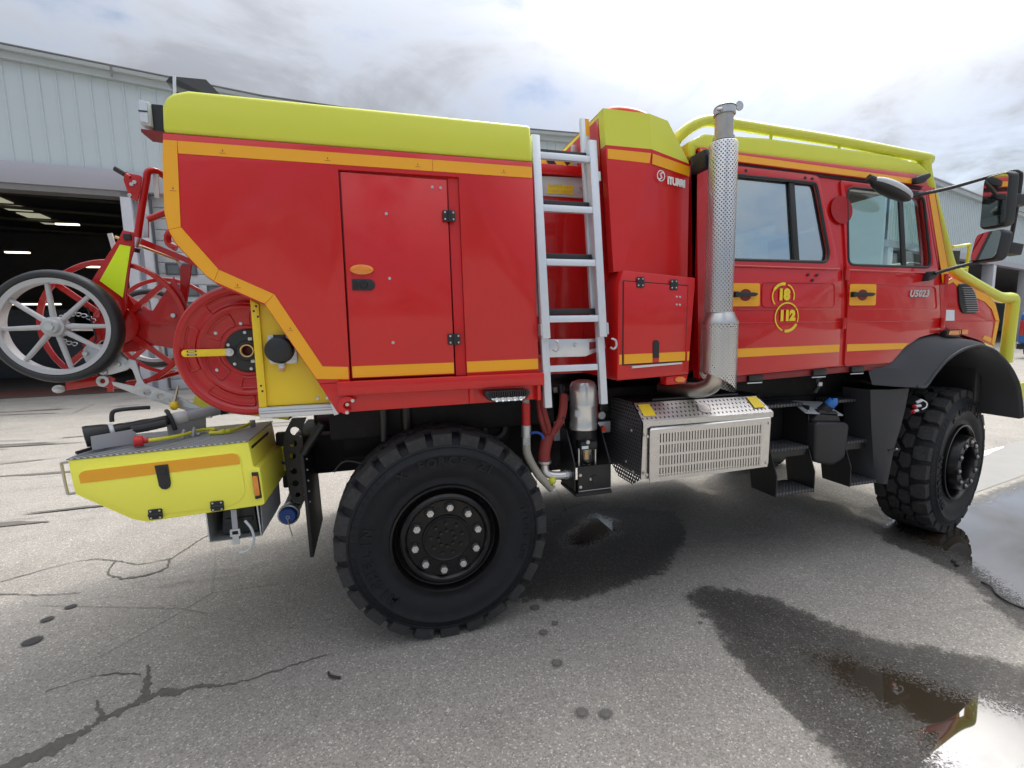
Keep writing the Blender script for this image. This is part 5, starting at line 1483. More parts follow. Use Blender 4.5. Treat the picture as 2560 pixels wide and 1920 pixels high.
# pressed lines on the doors
for z0 in (1.642, 1.722):
    obj('swage_line', prism([(2.06, z0), (2.862, z0 - .004), (2.862, z0 + .003), (2.06, z0 + .007)], K(-.0035), K(.002)), M['redgloss'], rd, bev=.0025)
    obj('swage_line', prism([(2.935, z0 - .004), (3.752, z0 - .012), (3.752, z0 - .005), (2.935, z0 + .003)], K(-.0035), K(.002)), M['redgloss'], fd, bev=.0025)
obj('door_press', tube([(x, yc(z, .0), z) for x, z in rounded([(2.24, 1.89), (2.80, 1.886), (2.81, 1.735), (2.24, 1.740)], .03)], .003, 5, True), M['redgloss'], rd)
obj('door_press', tube([(x, yc(z, .0), z) for x, z in rounded([(2.915, 1.887), (3.695, 1.868), (3.725, 1.712), (2.935, 1.722)], .03)], .003, 5, True), M['redgloss'], fd)
obj('belt_press', tube([(x, yc(1.96, .0), z) for x, z in ((1.95, 1.985), (2.83, 1.975))], .006, 6), M['redgloss'], rd)
obj('belt_press', tube([(x, yc(1.96, .0), z) for x, z in ((2.915, 1.972), (3.69, 1.958))], .006, 6), M['redgloss'], fd)
# handles on orange film
for x0, x1, dr in ((2.02, 2.218, rd), (2.928, 3.150, fd)):
    fr_ = [(x0, 1.745), (x1 + .004, 1.745), (x1 - .002, 1.882), (x0 - .004, 1.882)]
    obj('reflective_patch', prism(rounded(fr_, .012), K(-.0040), K(-.0022)), M['orange'], dr)
    cx = (x0 + x1) / 2 - .005
    obj('handle_recess', prism(circ(cx, 1.812, .043, 24, .036), K(-.0056), K(-.0042)), M['darkred'], dr)
    hd = obj('door_handle', prism([(x0 + .002, 1.800), (x1 - .055, 1.803), (x1 - .035, 1.812), (x1 - .035, 1.822), (x1 - .06, 1.826), (x0 + .002, 1.828)], K(-.030), K(-.012)), M['black'], dr, bev=.004)
    obj('handle_foot', box(x0 + .004, x0 + .035, 2.34, 2.357, 1.798, 1.832), M['black'], dr, bev=.003)
    obj('handle_foot', box(x1 - .052, x1 - .038, 2.34, 2.357, 1.804, 1.824), M['black'], dr, bev=.003)
# orange lower stripe
obj('reflective_stripe', prism([(2.0, 1.437), (2.868, 1.446), (2.868, 1.494), (2.0, 1.490)], K(-.0036), K(-.002)), M['orange'], rd)
obj('reflective_stripe', prism([(2.932, 1.447), (3.425, 1.448), (3.475, 1.4875), (2.932, 1.494)], K(-.0036), K(-.002)), M['orange'], fd)
# emergency numbers 18 and 112 in two rings
dg_ = Geo()


def ell(cx, cz, rx, rz, a0, a1, wd, n=30):
    o, i_ = [], []
    for k in range(n + 1):
        a = R(a0 + (a1 - a0) * k / n)
        o.append((cx + (rx + wd / 2) * math.cos(a), cz + (rz + wd / 2) * math.sin(a))); i_.append((cx + (rx - wd / 2) * math.cos(a), cz + (rz - wd / 2) * math.sin(a)))
    m = n + 1
    dg_.add([(x, yc(z, -.004), z) for x, z in o + i_], [(k, k + 1, m + k + 1, m + k) for k in range(n)])


ell(2.397, 1.806, .083, .074, -20, 68, .008); ell(2.397, 1.806, .083, .074, 82, 150, .018); ell(2.397, 1.806, .083, .074, 150, 222, .008)
ell(2.430, 1.677, .088, .087, 40, 140, .009); ell(2.430, 1.677, .088, .087, 140, 250, .009); ell(2.430, 1.677, .088, .087, 262, 330, .018); ell(2.430, 1.677, .088, .087, 338, 402, .008)
obj('emergency_rings', dg_, M['sticker'], rd, soft=False)
obj('emergency_number', text_at('18', .088, 2.400, K(-.0045), 1.812, bold=.0065, depth=.001), M['sticker'], rd)
obj('emergency_number', text_at('112', .082, 2.432, K(-.0045), 1.683, bold=.0065, spacing=.98, depth=.001), M['sticker'], rd)
obj('red_disc', prism(circ(2.868, 2.352, .088, 32), K(-.0035), K(-.002)), M['decal_red'], T)
for xh, zs in ((2.886, (1.94, 1.63)), (3.775, (1.92, 1.62))):
    for z in zs:
        obj('door_hinge', cyl((xh, 2.352, z - .035), (xh, 2.352, z + .035), .014, n=12), M['redgloss'], T)
# model badge: chrome letters
obj('model_badge', text_at('U5023', .062, 3.535, K(-.006), 1.820, bold=.002, spacing=1.08, shear=.25, depth=.004), M['lens'], fd)
many('blind_plug', lathe([(0, -.003), (.008, -.003), (.010, 0)], (0, 0, 0), 'Y', 14), M['black'], [Vector((x, yc(z, -.0005), z)) for x, z in ((2.585, 1.938), (2.655, 1.936), (2.622, 1.905), (2.14, 2.549), (2.585, 2.535), (2.640, 2.533))], rd)
# roof, gutter band
RT = [(CX0 - .05, 2.60), (CX0 - .055, 2.69), (CX0 + .05, 2.745), (2.3, 2.758), (3.3, 2.735), (3.58, 2.70), (3.66, 2.655), (3.66, 2.620), (3.575, roofz(3.575)), (CX0, 2.655), (CX0, 2.60)]
obj('cab_roof', prism(RT, 2.438, FY - 2.438), M['lime'], T, bev=.05, seg=4)
gb = obj('gutter_band', prism([(CX0, 2.598), (3.59, roofz(3.59) - .075), (3.62, roofz(3.6) - .03), (3.585, roofz(3.585)), (CX0, 2.657)], K(-.012), K(.012)), M['redgloss'], T, bev=.003)
obj('reflective_stripe', prism([(CX0 + .006, 2.602), (3.52, roofz(3.52) - .068), (3.545, roofz(3.5) - .035), (CX0 + .006, 2.642)], K(-.0145), K(-.0125)), M['orange'], gb)
obj('gutter_shadow_gap', prism([(CX0, 2.582), (3.58, roofz(3.58) - .092), (3.58, roofz(3.58) - .077), (CX0, 2.597)], K(.002), K(.011)), M['heatinside'], gb)  # dark strip painting in the shade below the gutter
obj('gutter_end', prism([(3.465, 2.543), (3.545, 2.556), (3.600, 2.600), (3.585, 2.622), (3.50, 2.600), (3.462, 2.582)], 2.375, 2.43), M['black'], gb, bev=.010)
# pillar with orange film
ap = obj('front_pillar', prism([(3.613, 2.515), (3.700, 2.545), (3.815, 1.975), (3.822, 1.56), (3.788, 1.556), (3.768, 1.70), (3.716, 1.99)], K(.001), K(.012)), M['redgloss'], T)
obj('reflective_stripe', prism([(3.640, 2.500), (3.690, 2.520), (3.808, 1.972), (3.815, 1.885), (3.755, 1.892), (3.735, 1.99)], K(-.002), K(-.0004)), M['orange'], ap)
# cab inside
obj('cab_rear_wall', box(CX0, CX0 + .04, 2.43, FY - 2.43, 1.32, 2.64), M['redgloss'], T)
obj('cab_floor', box(CX0, 3.9, 2.43, FY - 2.43, 1.32, 1.36), M['interior'], T)
obj('bulkhead', box(3.80, 3.84, 2.43, FY - 2.43, 1.36, 1.95), M['interior'], T)
obj('dashboard', prism([(3.45, 1.80), (3.86, 1.80), (3.86, 2.04), (3.62, 2.06), (3.47, 1.98)], 2.48, FY - 2.48), M['interior'], T, bev=.03)
obj('windscreen', Geo().add([(3.86, 2.46, 1.97), (3.86, FY - 2.46, 1.97), (3.62, FY - 2.48, 2.66), (3.62, 2.48, 2.66)], [(0, 1, 2, 3)]), M['cabglass'], T)
obj('headliner', box(1.84, 3.58, 2.46, FY - 2.46, 2.56, 2.60), M['interior'], T)
sw_c = Vector((3.42, 4.05, 2.02))
obj('steering_wheel', tube([sw_c + Vector((-.08 * math.sin(a), .20 * math.cos(a), .19 * math.sin(a))) for a in [2 * PI * i / 28 for i in range(28)]], .014, 8, True), M['black'], T)
obj('steering_column', cyl(sw_c, (3.62, 4.05, 1.85), .03), M['black'], T)
for sx, sy in ((3.02, 2.70), (3.02, 3.86), (2.10, 2.66), (2.10, 3.25), (2.10, 3.84)):
    se = obj('seat', prism([(sx - .10, 1.62), (sx + .40, 1.66), (sx + .42, 1.76), (sx + .30, 1.80), (sx - .05, 1.78)], sy - .24 + .12, sy + .24 + .12), M['seat'], T, bev=.04, seg=3)
    obj('seat_back', prism([(sx - .06, 1.76), (sx + .06, 1.76), (sx + .0, 2.24), (sx - .03, 2.28), (sx - .12, 2.27)], sy - .10, sy + .34), M['seat'], se, bev=.04, seg=3)
    obj('headrest', prism([(sx - .13, 2.30), (sx - .03, 2.30), (sx - .05, 2.46), (sx - .14, 2.46)], sy - .02, sy + .26), M['seat'], se, bev=.03, seg=3)
    obj('seat_base', box(sx - .05, sx + .33, sy - .05, sy + .29, 1.36, 1.62), M['interior'], se)

# ---- bonnet side
hp = [(3.827, 1.565), (3.832, 1.90), (3.905, 1.940), (4.285, 1.818), (4.377, 1.752), (4.436, 1.630), (4.405, 1.43), (4.24, 1.485), (4.05, 1.53)]
hood = obj('bonnet_side', prism(hp, 2.392, 2.45), M['redgloss'], T, bev=.008)
obj('bonnet', prism([(3.84, 1.53), (3.84, 1.93), (3.91, 1.945), (4.285, 1.825), (4.40, 1.76), (4.46, 1.63), (4.44, 1.47)], 2.45, FY - 2.45), M['redgloss'], T, bev=.03)
obj('reflective_stripe', prism([(3.905, 1.930), (4.280, 1.809), (4.368, 1.745), (4.425, 1.630), (4.398, 1.44), (4.365, 1.455), (4.384, 1.63), (4.335, 1.71), (4.25, 1.765), (3.99, 1.85), (3.91, 1.905), (3.86, 1.89), (3.86, 1.905)], 2.3892, 2.391), M['orange'], hood)
obj('reflective_stripe', prism([(4.262, 1.495), (4.36, 1.462), (4.362, 1.498), (4.28, 1.522)], 2.3892, 2.391), M['orange'], hood)
vp_ = rounded([(3.950, 1.890), (4.02, 1.898), (4.085, 1.872), (4.135, 1.815), (4.178, 1.70), (4.14, 1.680), (4.02, 1.684), (3.98, 1.75)], .025)
vt = obj('bonnet_vent', prism(vp_, 2.380, 2.3915), M['black'], hood, bev=.003)
many('vent_louvre', box(-.062, .062, -.005, .005, -.0022, .0022), M['traygrey'], [Vector((4.045 + i * .0062, 2.377, 1.865 - i * .0155)) for i in range(12)], hood)
obj('ridge_line', prism([(3.83, 1.628), (4.430, 1.622), (4.430, 1.628), (3.83, 1.634)], 2.3885, 2.393), M['redgloss'], hood)
obj('info_sticker', prism([(3.842, 1.636), (3.955, 1.632), (3.945, 1.708), (3.836, 1.712)], 2.389, 2.3912), M['whitesticker'], hood)
ind = obj('indicator', prism(rounded([(3.795, 1.525), (3.935, 1.518), (3.930, 1.574), (3.80, 1.572)], .012), 2.335, 2.375), M['black'], T, bev=.003)
obj('indicator_lens', prism(rounded([(3.805, 1.532), (3.915, 1.526), (3.912, 1.566), (3.81, 1.564)], .01), 2.328, 2.336), M['orangeamb'], ind)
obj('indicator_guard', tube([(3.80, 2.326, 1.535), (3.93, 2.326, 1.53), (3.93, 2.326, 1.568), (3.81, 2.326, 1.57)], .003, 6, True), M['black'], ind)
obj('reflex_reflector', prism([(4.02, 1.536), (4.105, 1.534), (4.105, 1.566), (4.02, 1.567)], 2.389, 2.3915), M['orangeamb'], hood)
obj('front_panel', box(4.38, 4.46, 2.47, FY - 2.47, 1.0, 1.55), M['black'], T, bev=.02)
bump_ = obj('front_bumper', box(4.70, 5.06, 2.55, FY - 2.55, .93, 1.13), M['limetube'], T, bev=.012)
obj('bumper_wing', prism([(4.80, 1.12), (5.08, 1.115), (5.10, .90), (5.0, .90), (4.98, 1.07), (4.80, 1.08)], 2.51, 2.545), M['limetube'], bump_)
obj('fog_lamp', cyl((4.86, 2.53, .98), (4.93, 2.53, .98), .045, n=16), M['black'], bump_)
sd = obj('marker_lamp', box(4.42, 4.57, 2.76, 2.88, 2.065, 2.20), M['black'], T, bev=.006)
obj('lamp_hoop', tube([(4.44, 2.74, 2.05), (4.62, 2.74, 2.05), (4.63, 2.74, 2.245), (4.44, 2.74, 2.22)], .013, 8, False), M['limetube'], sd)
obj('lamp_hoop', tube([(4.62, 2.74, 1.80), (4.62, 2.74, 2.05), (4.62, 2.92, 2.05), (4.63, 2.92, 2.245), (4.63, 2.74, 2.245)], .013, 8, False), M['limetube'], sd)

# ---- roll cage
TY = 2.47
def side(pts, r, name, mir=True):
    g = tube(smooth_path(pts, 4), r, 14)
    o = obj(name, g, M['limetube'], T)
    if mir: obj(name, far(g), M['limetube'], T)
    return o
side([(1.66, TY + .05, 2.62), (1.72, TY + .03, 2.725), (1.80, TY, 2.79), (1.88, TY, 2.825), (1.965, TY, 2.832), (2.13, TY, 2.825), (2.924, TY, 2.795), (3.5, TY, 2.762), (3.70, TY, 2.748), (3.715, TY + .05, 2.745)], .033, 'roof_bar')
side([(3.66, TY, 2.735), (3.685, TY, 2.64), (3.75, TY, 2.50), (3.86, TY, 2.28), (3.95, TY, 2.10), (4.005, TY, 2.0)], .036, 'cage_post')
side([(3.995, TY, 2.015), (4.12, TY, 1.955), (4.35, TY, 1.868), (4.50, TY, 1.815), (4.58, TY, 1.80), (4.66, TY, 1.80), (4.70, TY, 1.79), (4.705, TY, 1.74), (4.70, TY, 1.60), (4.69, TY, 1.30)], .040, 'bonnet_guard')
obj('cage_crossbar', cyl((3.69, TY, 2.745), (3.69, FY - TY, 2.745), .03, n=14), M['limetube'], T)
obj('cage_crossbar', cyl((1.80, TY, 2.79), (1.80, FY - TY, 2.79), .03, n=14), M['limetube'], T)
obj('cage_gusset', prism([(3.56, 2.705), (3.66, 2.74), (3.72, 2.735), (3.70, 2.64), (3.66, 2.665)], 2.475, 2.485), M['limetube'], T)
for x, z in ((2.36, 2.815), (2.90, 2.795), (3.37, 2.768)):
    obj('cage_peg', cyl((x, TY, z), (x, TY, z - .065), .009, n=8), M['limetube'], T)
obj('roof_hatch', prism([(3.05, 2.74), (3.17, 2.79), (3.25, 2.80), (3.36, 2.73)], 2.9, 4.0), M['limetube'], T, bev=.015)
obj('beacon_bar', box(2.72, 3.0, 3.1, 3.9, 2.75, 2.80), M['greypaint'], T, bev=.015)

# ---- mirrors
ma = obj('mirror_arm', tube(smooth_path([(3.46, 2.40, 2.475), (3.52, 2.36, 2.478), (3.66, 2.28, 2.505), (3.84, 2.20, 2.555), (3.95, 2.145, 2.578), (3.995, 2.135, 2.572), (4.012, 2.13, 2.54), (4.0, 2.13, 2.36), (3.98, 2.13, 2.18), (3.96, 2.13, 2.085), (3.92, 2.14, 2.045), (3.82, 2.18, 2.018), (3.69, 2.25, 1.985), (3.60, 2.31, 1.95)], 4), .0115, 10), M['black'], T)
obj('mirror_foot', box(3.43, 3.50, 2.375, 2.42, 2.46, 2.50), M['black'], ma, bev=.008)
obj('mirror_foot', prism(rounded([(3.555, 1.90), (3.63, 1.92), (3.66, 1.965), (3.585, 1.97)], .015), 2.32, 2.362), M['black'], ma, bev=.006)


def mirror(cx, cy_, cz, w_, h_, name, ry, tilt=0):
    M4 = Matrix.Translation((cx, cy_, cz)) @ Matrix.Rotation(ry, 4, 'Z') @ Matrix.Rotation(tilt, 4, 'X')
    out = rounded([(-w_ / 2, -h_ / 2), (w_ / 2, -h_ / 2), (w_ / 2, h_ / 2), (-w_ / 2, h_ / 2)], .04, 4)
    o = obj(name, prism(out, 0, .075).xf(M4), M['black'], ma, bev=.02, seg=3)
    inn = [(x * .88, z * .92) for x, z in out]
    obj('mirror_glass', prism(inn, -.003, .002).xf(M4), M['mirror'], ma)
    obj('mirror_clamp', box(-.02, .05, .07, .20, -.035, .035).xf(M4), M['black'], ma, bev=.006)


mirror(3.795, 2.135, 2.385, .150, .335, 'mirror_head', R(-96))
mirror(3.765, 2.14, 2.108, .175, .19, 'wide_mirror_head', R(-103), R(-10))
KM = Matrix.Translation((3.185, 2.325, 2.480)) @ Matrix.Rotation(R(16), 4, 'Y')
km = obj('kerb_mirror', ball((0, 0, 0), .175, .055, .040, 24).xf(KM), M['greypaint'], T)
obj('kerb_mirror_frame', ball((-.002, .003, -.017), .174, .053, .033, 24).xf(KM), M['black'], km)
obj('mirror_stalk', cyl((2.995, 2.34, 2.54), (3.06, 2.32, 2.51), .022, n=10), M['black'], km)

# ---- front wheel arch
edge = [(3.470, 1.195), (3.520, 1.186), (3.560, 1.192), (3.628, 1.267), (3.729, 1.358), (3.82, 1.408), (3.908, 1.438), (4.0, 1.453), (4.061, 1.453), (4.16, 1.430), (4.239, 1.395), (4.376, 1.298), (4.489, 1.171), (4.545, 1.04), (4.584, .905)]
body = [(3.175, 1.325), (3.22, 1.330), (3.31, 1.350), (3.446, 1.455), (3.58, 1.518), (3.68, 1.535), (3.78, 1.535), (3.90, 1.52), (3.98, 1.51), (4.10, 1.485), (4.19, 1.455), (4.34, 1.345), (4.47, 1.205), (4.535, 1.07), (4.58, .925)]
low = [(3.165, 1.215), (3.25, 1.205), (3.36, 1.198)]
secs = []
for (ex, ez), (bx_, bz) in zip(edge, body):
    mx_, mz = (ex * .45 + bx_ * .55), (ez * .45 + bz * .55)
    secs.append([(bx_, 2.385, bz), (mx_, 2.315, mz + .012), (ex, 2.285, ez + .010), (ex, 2.275, ez - .004), (ex + (.02 if ex < 4.05 else -.02), 2.29, ez - .012), (ex + (.03 if ex < 4.05 else -.01), 2.95, ez - .0)])
v, f = [], []
for s_ in secs: v += s_
k = 6
for i in range(len(secs) - 1):
    f += [(i * k + j, i * k + j + 1, (i + 1) * k + j + 1, (i + 1) * k + j) for j in range(k - 1)]
fen = obj('wheel_arch', Geo().add(v, f), M['fender'], T, ang=60)
obj('arch_lip', tube(smooth_path([(x, 2.280, z + .002) for x, z in edge], 3), .009, 8), M['fender'], fen)
lip0 = [(3.175, 2.385, 1.325), (3.31, 2.325, 1.335), (3.455, 2.283, 1.255), (3.470, 2.280, 1.19)]
fv = [(3.165, 2.39, 1.325), (3.30, 2.315, 1.325), (3.44, 2.288, 1.275), (3.50, 2.284, 1.205), (3.165, 2.35, 1.215), (3.27, 2.288, 1.205), (3.38, 2.276, 1.195), (3.495, 2.276, 1.188)]
obj('arch_foot', Geo().add(fv, [(0, 1, 5, 4), (1, 2, 6, 5), (2, 3, 7, 6)]), M['fender'], fen, ang=60)
# guard panel behind the wheel
gp = []
for x, z in ((3.165, 1.19), (3.475, 1.172)): gp.append((x, z))
cols = []
for z, xa, xb in ((1.18, 3.165, 3.470), (1.05, 3.18, 3.45), (.90, 3.20, 3.415), (.763, 3.225, 3.372), (.62, 3.245, 3.350), (.52, 3.255, 3.335)):
    cols.append([(xa, 2.56, z), (xa, 2.36, z), (xa * .6 + xb * .4, 2.315, z), (xb - .02, 2.312, z), (xb, 2.33, z), (xb + .01, 2.75, z)])
v, f = [], []
for s_ in cols: v += s_
for i in range(len(cols) - 1):
    f += [(i * 6 + j, i * 6 + j + 1, (i + 1) * 6 + j + 1, (i + 1) * 6 + j) for j in range(5)]
gd = obj('wheel_guard', Geo().add(v, f), M['fender'], T, ang=40)
obj('guard_band', box(3.30, 3.40, 2.305, 2.325, .752, .764), M['black'], gd)
obj('guard_bolt', ball((3.372, 2.308, .764), .008, .006, .008, 8), M['bolt'], gd)
obj('arch_liner', Geo().add([(3.5, 2.95, 1.2), (3.75, 2.95, 1.40), (4.06, 2.95, 1.46), (4.35, 2.95, 1.34), (4.55, 2.95, .95), (4.3, 2.95, .93), (3.6, 2.95, .9)], [tuple(range(7))]), M['chassis'], T)
vh = obj('valve_cluster', cyl((3.51, 2.30, 1.08), (3.53, 2.28, 1.10), .012, n=8), M['alu'], T)
for a, b in (((3.50, 2.30, 1.055), (3.53, 2.285, 1.06)), ((3.49, 2.30, 1.02), (3.51, 2.285, 1.03))):
    obj('valve_tip', cyl(a, b, .011, n=8), M['alu'], vh)
    obj('red_collar', cyl(Vector(a) - Vector((.01, 0, .006)), a, .013, n=8), M['redplastic'], vh)
obj('white_loop', tube(smooth_path([(3.53, 2.28, 1.10), (3.56, 2.27, 1.08), (3.56, 2.27, 1.05), (3.53, 2.275, 1.035)], 4), .004, 6), M['white'], vh)

# ---- boarding steps, each column with three treads and two cheeks
def steps(x0, x1, dx, name):
    r_ = None
    for (z, y0, y1, o_) in ((1.105, 2.46, 2.64, 0), (.822, 2.40, 2.60, dx * .5), (.545, 2.345, 2.55, dx)):
        t_ = obj('step_tread', box(x0 + o_, x1 + o_, y0, y1, z - .022, z), M['steptread'], r_ or T, bev=.004)
        if r_ is None: r_ = t_
    for xe in (x0 + dx, x1 + dx):
        obj('step_cheek', Geo().add([(xe - .003, y, z) for y, z in ((2.345, .52), (2.345, .66), (2.40, .80), (2.60, .80), (2.55, .52))] + [(xe + .003, y, z) for y, z in ((2.345, .52), (2.345, .66), (2.40, .80), (2.60, .80), (2.55, .52))],
            [tuple(range(5)), tuple(range(9, 4, -1))] + [(i, (i + 1) % 5, 5 + (i + 1) % 5, 5 + i) for i in range(5)]), M['blackmetal'], r_)
    obj('step_back', box(x0, x1, 2.62, 2.64, .80, 1.09), M['blackmetal'], r_)
    obj('step_face', box(x0 + dx * .5, x1 + dx * .5, 2.41, 2.425, .76, .80), M['blackmetal'], r_)
    return r_


steps(2.40, 2.71, .0, 'step_tread')
steps(3.0, 3.27, .02, 'step_tread')
obj('step_cheek', box(2.715, 2.72, 2.42, 2.62, .70, 1.09), M['blackmetal'], T)
# additive tank with blue cap
tk = obj('additive_tank', prism(rounded([(2.735, .72), (2.775, .700), (2.90, .672), (3.0, .715), (3.02, .94), (2.99, .965), (2.745, .985), (2.725, .96)], .03), 2.37, 2.60), M['black'], T, bev=.02, seg=3)
obj('tank_shoulder', prism([(2.73, .985), (2.98, .965), (2.94, 1.04), (2.79, 1.06)], 2.40, 2.56), M['black'], tk, bev=.012)
obj('filler_plate', Geo().add([(2.665, 2.40, 1.045), (2.985, 2.40, 1.005), (2.99, 2.40, 1.012), (2.67, 2.40, 1.052), (2.70, 2.55, 1.10), (2.97, 2.55, 1.075), (2.975, 2.55, 1.082), (2.705, 2.55, 1.107)], [(0, 1, 2, 3), (4, 5, 6, 7), (0, 1, 5, 4), (3, 2, 6, 7), (0, 3, 7, 4), (1, 2, 6, 5)]), M['traygrey'], tk)
obj('filler_neck', cyl((2.85, 2.44, 1.04), (2.872, 2.41, 1.085), .036, n=20), M['black'], tk)
cpx = obj('filler_cap', cyl((2.872, 2.41, 1.085), (2.888, 2.39, 1.118), .036, .032, n=14), M['bluelite'], tk, bev=.003)
obj('cap_rib', box(2.868, 2.905, 2.375, 2.388, 1.100, 1.135), M['bluelite'], tk, bev=.004)
many('tank_bolt', ball((0, 0, 0), .008, .008, .006, 8), M['bolt'], [Vector((2.69, 2.405, 1.06)), Vector((2.96, 2.405, 1.02))], tk)
ck_ = obj('hinge_lever', tube(smooth_path([(2.80, 2.46, 1.17), (2.82, 2.45, 1.22), (2.80, 2.45, 1.26), (2.84, 2.45, 1.28)], 3), .014, 8), M['black'], T)
obj('lever_clip', box(2.805, 2.835, 2.435, 2.447, 1.215, 1.24), M['softwhite'], ck_)
for x0 in (2.16, 2.66, 2.98):
    hb = obj('sill_bracket', box(x0, x0 + .11, 2.35, 2.372, 1.285 + (x0 - 2.1) * .025, 1.32 + (x0 - 2.1) * .025), M['blackmetal'], T, bev=.003)
    obj('bracket_pin', cyl((x0 - .02, 2.345, 1.275 + (x0 - 2.1) * .025), (x0 + .09, 2.345, 1.275 + (x0 - 2.1) * .025), .004, n=6), M['bolt'], hb)
obj('battery_box', box(2.30, 3.2, 2.64, 2.95, .80, 1.12), M['chassis'], T, bev=.01)

# ------------------------------------------------------------------ hose cart hung on the tail
cart = thing('hose_cart', (-1.33, 3.2, 1.36), 'red hose reel cart with grey spoked wheels hung on the truck tail', 'hose cart')
WX, WZ, WR = -1.506, 1.691, .269
for wy, near in ((2.735, True), (3.72, False)):
    cw = obj('cart_wheel', lathe([(.207, -.012), (.229, -.016), (.231, 0), (.231, .045), (.207, .04), (.204, .014), (.207, -.012)], (WX, wy, WZ), 'Y', 64), M['cartgrey'], cart, ang=40)
    obj('cart_tyre', lathe([(.228, -.006), (.236, -.020), (.250, -.022), (.262, -.012), (.269, .008), (.269, .030), (.262, .048), (.248, .055), (.230, .05)], (WX, wy, WZ), 'Y', 64), M['cartrubber'], cw, ang=60)
    obj('wheel_hub', lathe([(0, -.040), (.030, -.040), (.034, -.034), (.036, -.026), (.046, -.022), (.048, .03), (.03, .06), (0, .06)], (WX, wy, WZ), 'Y', 32), M['cartgrey'], cw)
    obj('hub_nut', cyl((WX, wy - .040, WZ), (WX, wy - .050, WZ), .019, n=6), M['galv'], cw)
    for a in (0, 45, 94, 142, 182, 229, 281, 326):
        d = Vector((math.cos(R(a)), 0, math.sin(R(a))))
        obj('spoke', cyl(Vector((WX, wy + .002, WZ)) + d * .04, Vector((WX, wy + .008, WZ)) + d * .213, .0130, .0100, 10), M['cartgrey'], cw)
obj('cart_axle', cyl((WX, 2.72, WZ), (WX, 3.76, WZ), .018, n=12), M['galv'], cart)
FX, FZ = -1.33, 1.70
for fy, rr in ((2.88, .331), (3.56, .315)):
    fx = FX if fy < 3 else FX - .02
    fl_ = obj('drum_flange', lathe([(rr - .026, -.006), (rr - .004, -.010), (rr, -.004), (rr, .012), (rr - .022, .012), (rr - .026, -.006)], (fx, fy, FZ), 'Y', 72), M['redreel'], cart, ang=50)
    for a in (42, 138, 222, 318):
        d = Vector((math.cos(R(a)), 0, math.sin(R(a))))
        obj('flange_spoke', bar(Vector((fx, fy + .004, FZ)) + d * .05, Vector((fx, fy + .004, FZ)) + d * (rr - .012), .026, .014), M['redreel'], fl_)
    obj('flange_boss', lathe([(0, 0), (.10, 0), (.105, .008), (.105, .02), (0, .02)], (fx, fy - .004, FZ), 'Y', 32), M['redreel'], fl_)
obj('cart_drum', cyl((FX, 2.90, FZ), (FX - .015, 3.56, FZ), .055, n=24), M['darkred'], cart)
pz = [(-1.320, 1.556), (-1.272, 1.862), (-1.240, 1.790), (-1.165, 1.772), (-1.080, 1.898), (-1.054, 1.950), (-1.010, 1.81), (-1.002, 1.757), (-.96, 1.70), (-.97, 1.60), (-1.071, 1.561), (-1.116, 1.578), (-1.180, 1.588), (-1.25, 1.56)]
sp_ = obj('side_plate', prism(pz, 2.895, 2.903), M['redreel'], cart, bev=.001)
obj('plate_rib', bar((-1.214, 2.890, 1.708), (-.99, 2.890, 1.705), .018, .012), M['redreel'], sp_)
many('plate_bolt', lathe([(0, -.016), (.011, -.014), (.013, 0)], (0, 0, 0), 'Y', 12), M['galv'], [Vector((x, 2.895, z)) for x, z in ((-1.238, 1.707), (-1.262, 1.668), (-1.07, 1.745), (-1.06, 1.645))], sp_)
# upright plate with the fluorescent film, and the handle
upp = obj('upright_plate', prism([(-1.240, 2.173), (-1.192, 2.163), (-1.200, 2.08), (-1.219, 2.025), (-1.255, 1.849), (-1.262, 1.78), (-1.300, 1.70), (-1.396, 1.80), (-1.400, 1.915), (-1.322, 2.041), (-1.257, 2.137)], 2.85, 2.862), M['redreel'], cart, bev=.003)
obj('fluorescent_panel', prism([(-1.256, 2.100), (-1.211, 2.092), (-1.270, 1.836), (-1.360, 1.920)], 2.846, 2.8485), M['fluo'], upp)
obj('rubber_stop', box(-1.236, -1.203, 2.838, 2.8495, 2.123, 2.153), M['black'], upp, bev=.003)
obj('handle_tube', tube(smooth_path([(-1.183, 2.86, 2.14), (-1.150, 2.86, 2.29), (-1.118, 2.86, 2.42), (-1.105, 2.86, 2.465), (-1.080, 2.88, 2.478), (-1.05, 2.95, 2.462), (-1.0, 3.1, 2.44)], 4), .0165, 12), M['redreel'], cart)
obj('handle_tube', tube(smooth_path([(-1.18, 3.6, 2.14), (-1.12, 3.6, 2.42), (-1.10, 3.6, 2.45), (-1.05, 3.4, 2.45), (-1.0, 3.1, 2.44)], 4), .0165, 12), M['redreel'], cart)
br = obj('brake_plate', prism(rounded([(-1.207, 2.418), (-1.190, 2.447), (-1.125, 2.438), (-1.140, 2.36), (-1.157, 2.310), (-1.188, 2.330)], .012), 2.835, 2.842), M['redreel'], cart, bev=.001)
obj('brake_grip', cyl((-1.236, 2.838, 2.466), (-1.196, 2.838, 2.440), .0135, n=12), M['black'], br)
obj('brake_arm', cyl((-1.198, 2.838, 2.441), (-1.175, 2.838, 2.427), .010, n=10), M['redreel'], br)
many('pivot_bolt', lathe([(0, -.006), (.009, -.005), (.010, 0)], (0, 0, 0), 'Y', 12), M['galv'], [Vector((-1.172, 2.835, 2.393)), Vector((-1.158, 2.835, 2.404)), Vector((-1.185, 2.835, 2.340))], br)
obj('brake_link', prism([(-1.095, 2.345), (-1.075, 2.345), (-1.068, 2.462), (-1.092, 2.465)], 2.876, 2.882), M['softwhite'], cart)
obj('link_rod', cyl((-1.085, 2.88, 2.37), (-1.0, 2.98, 2.30), .006, n=8), M['galv'], cart)
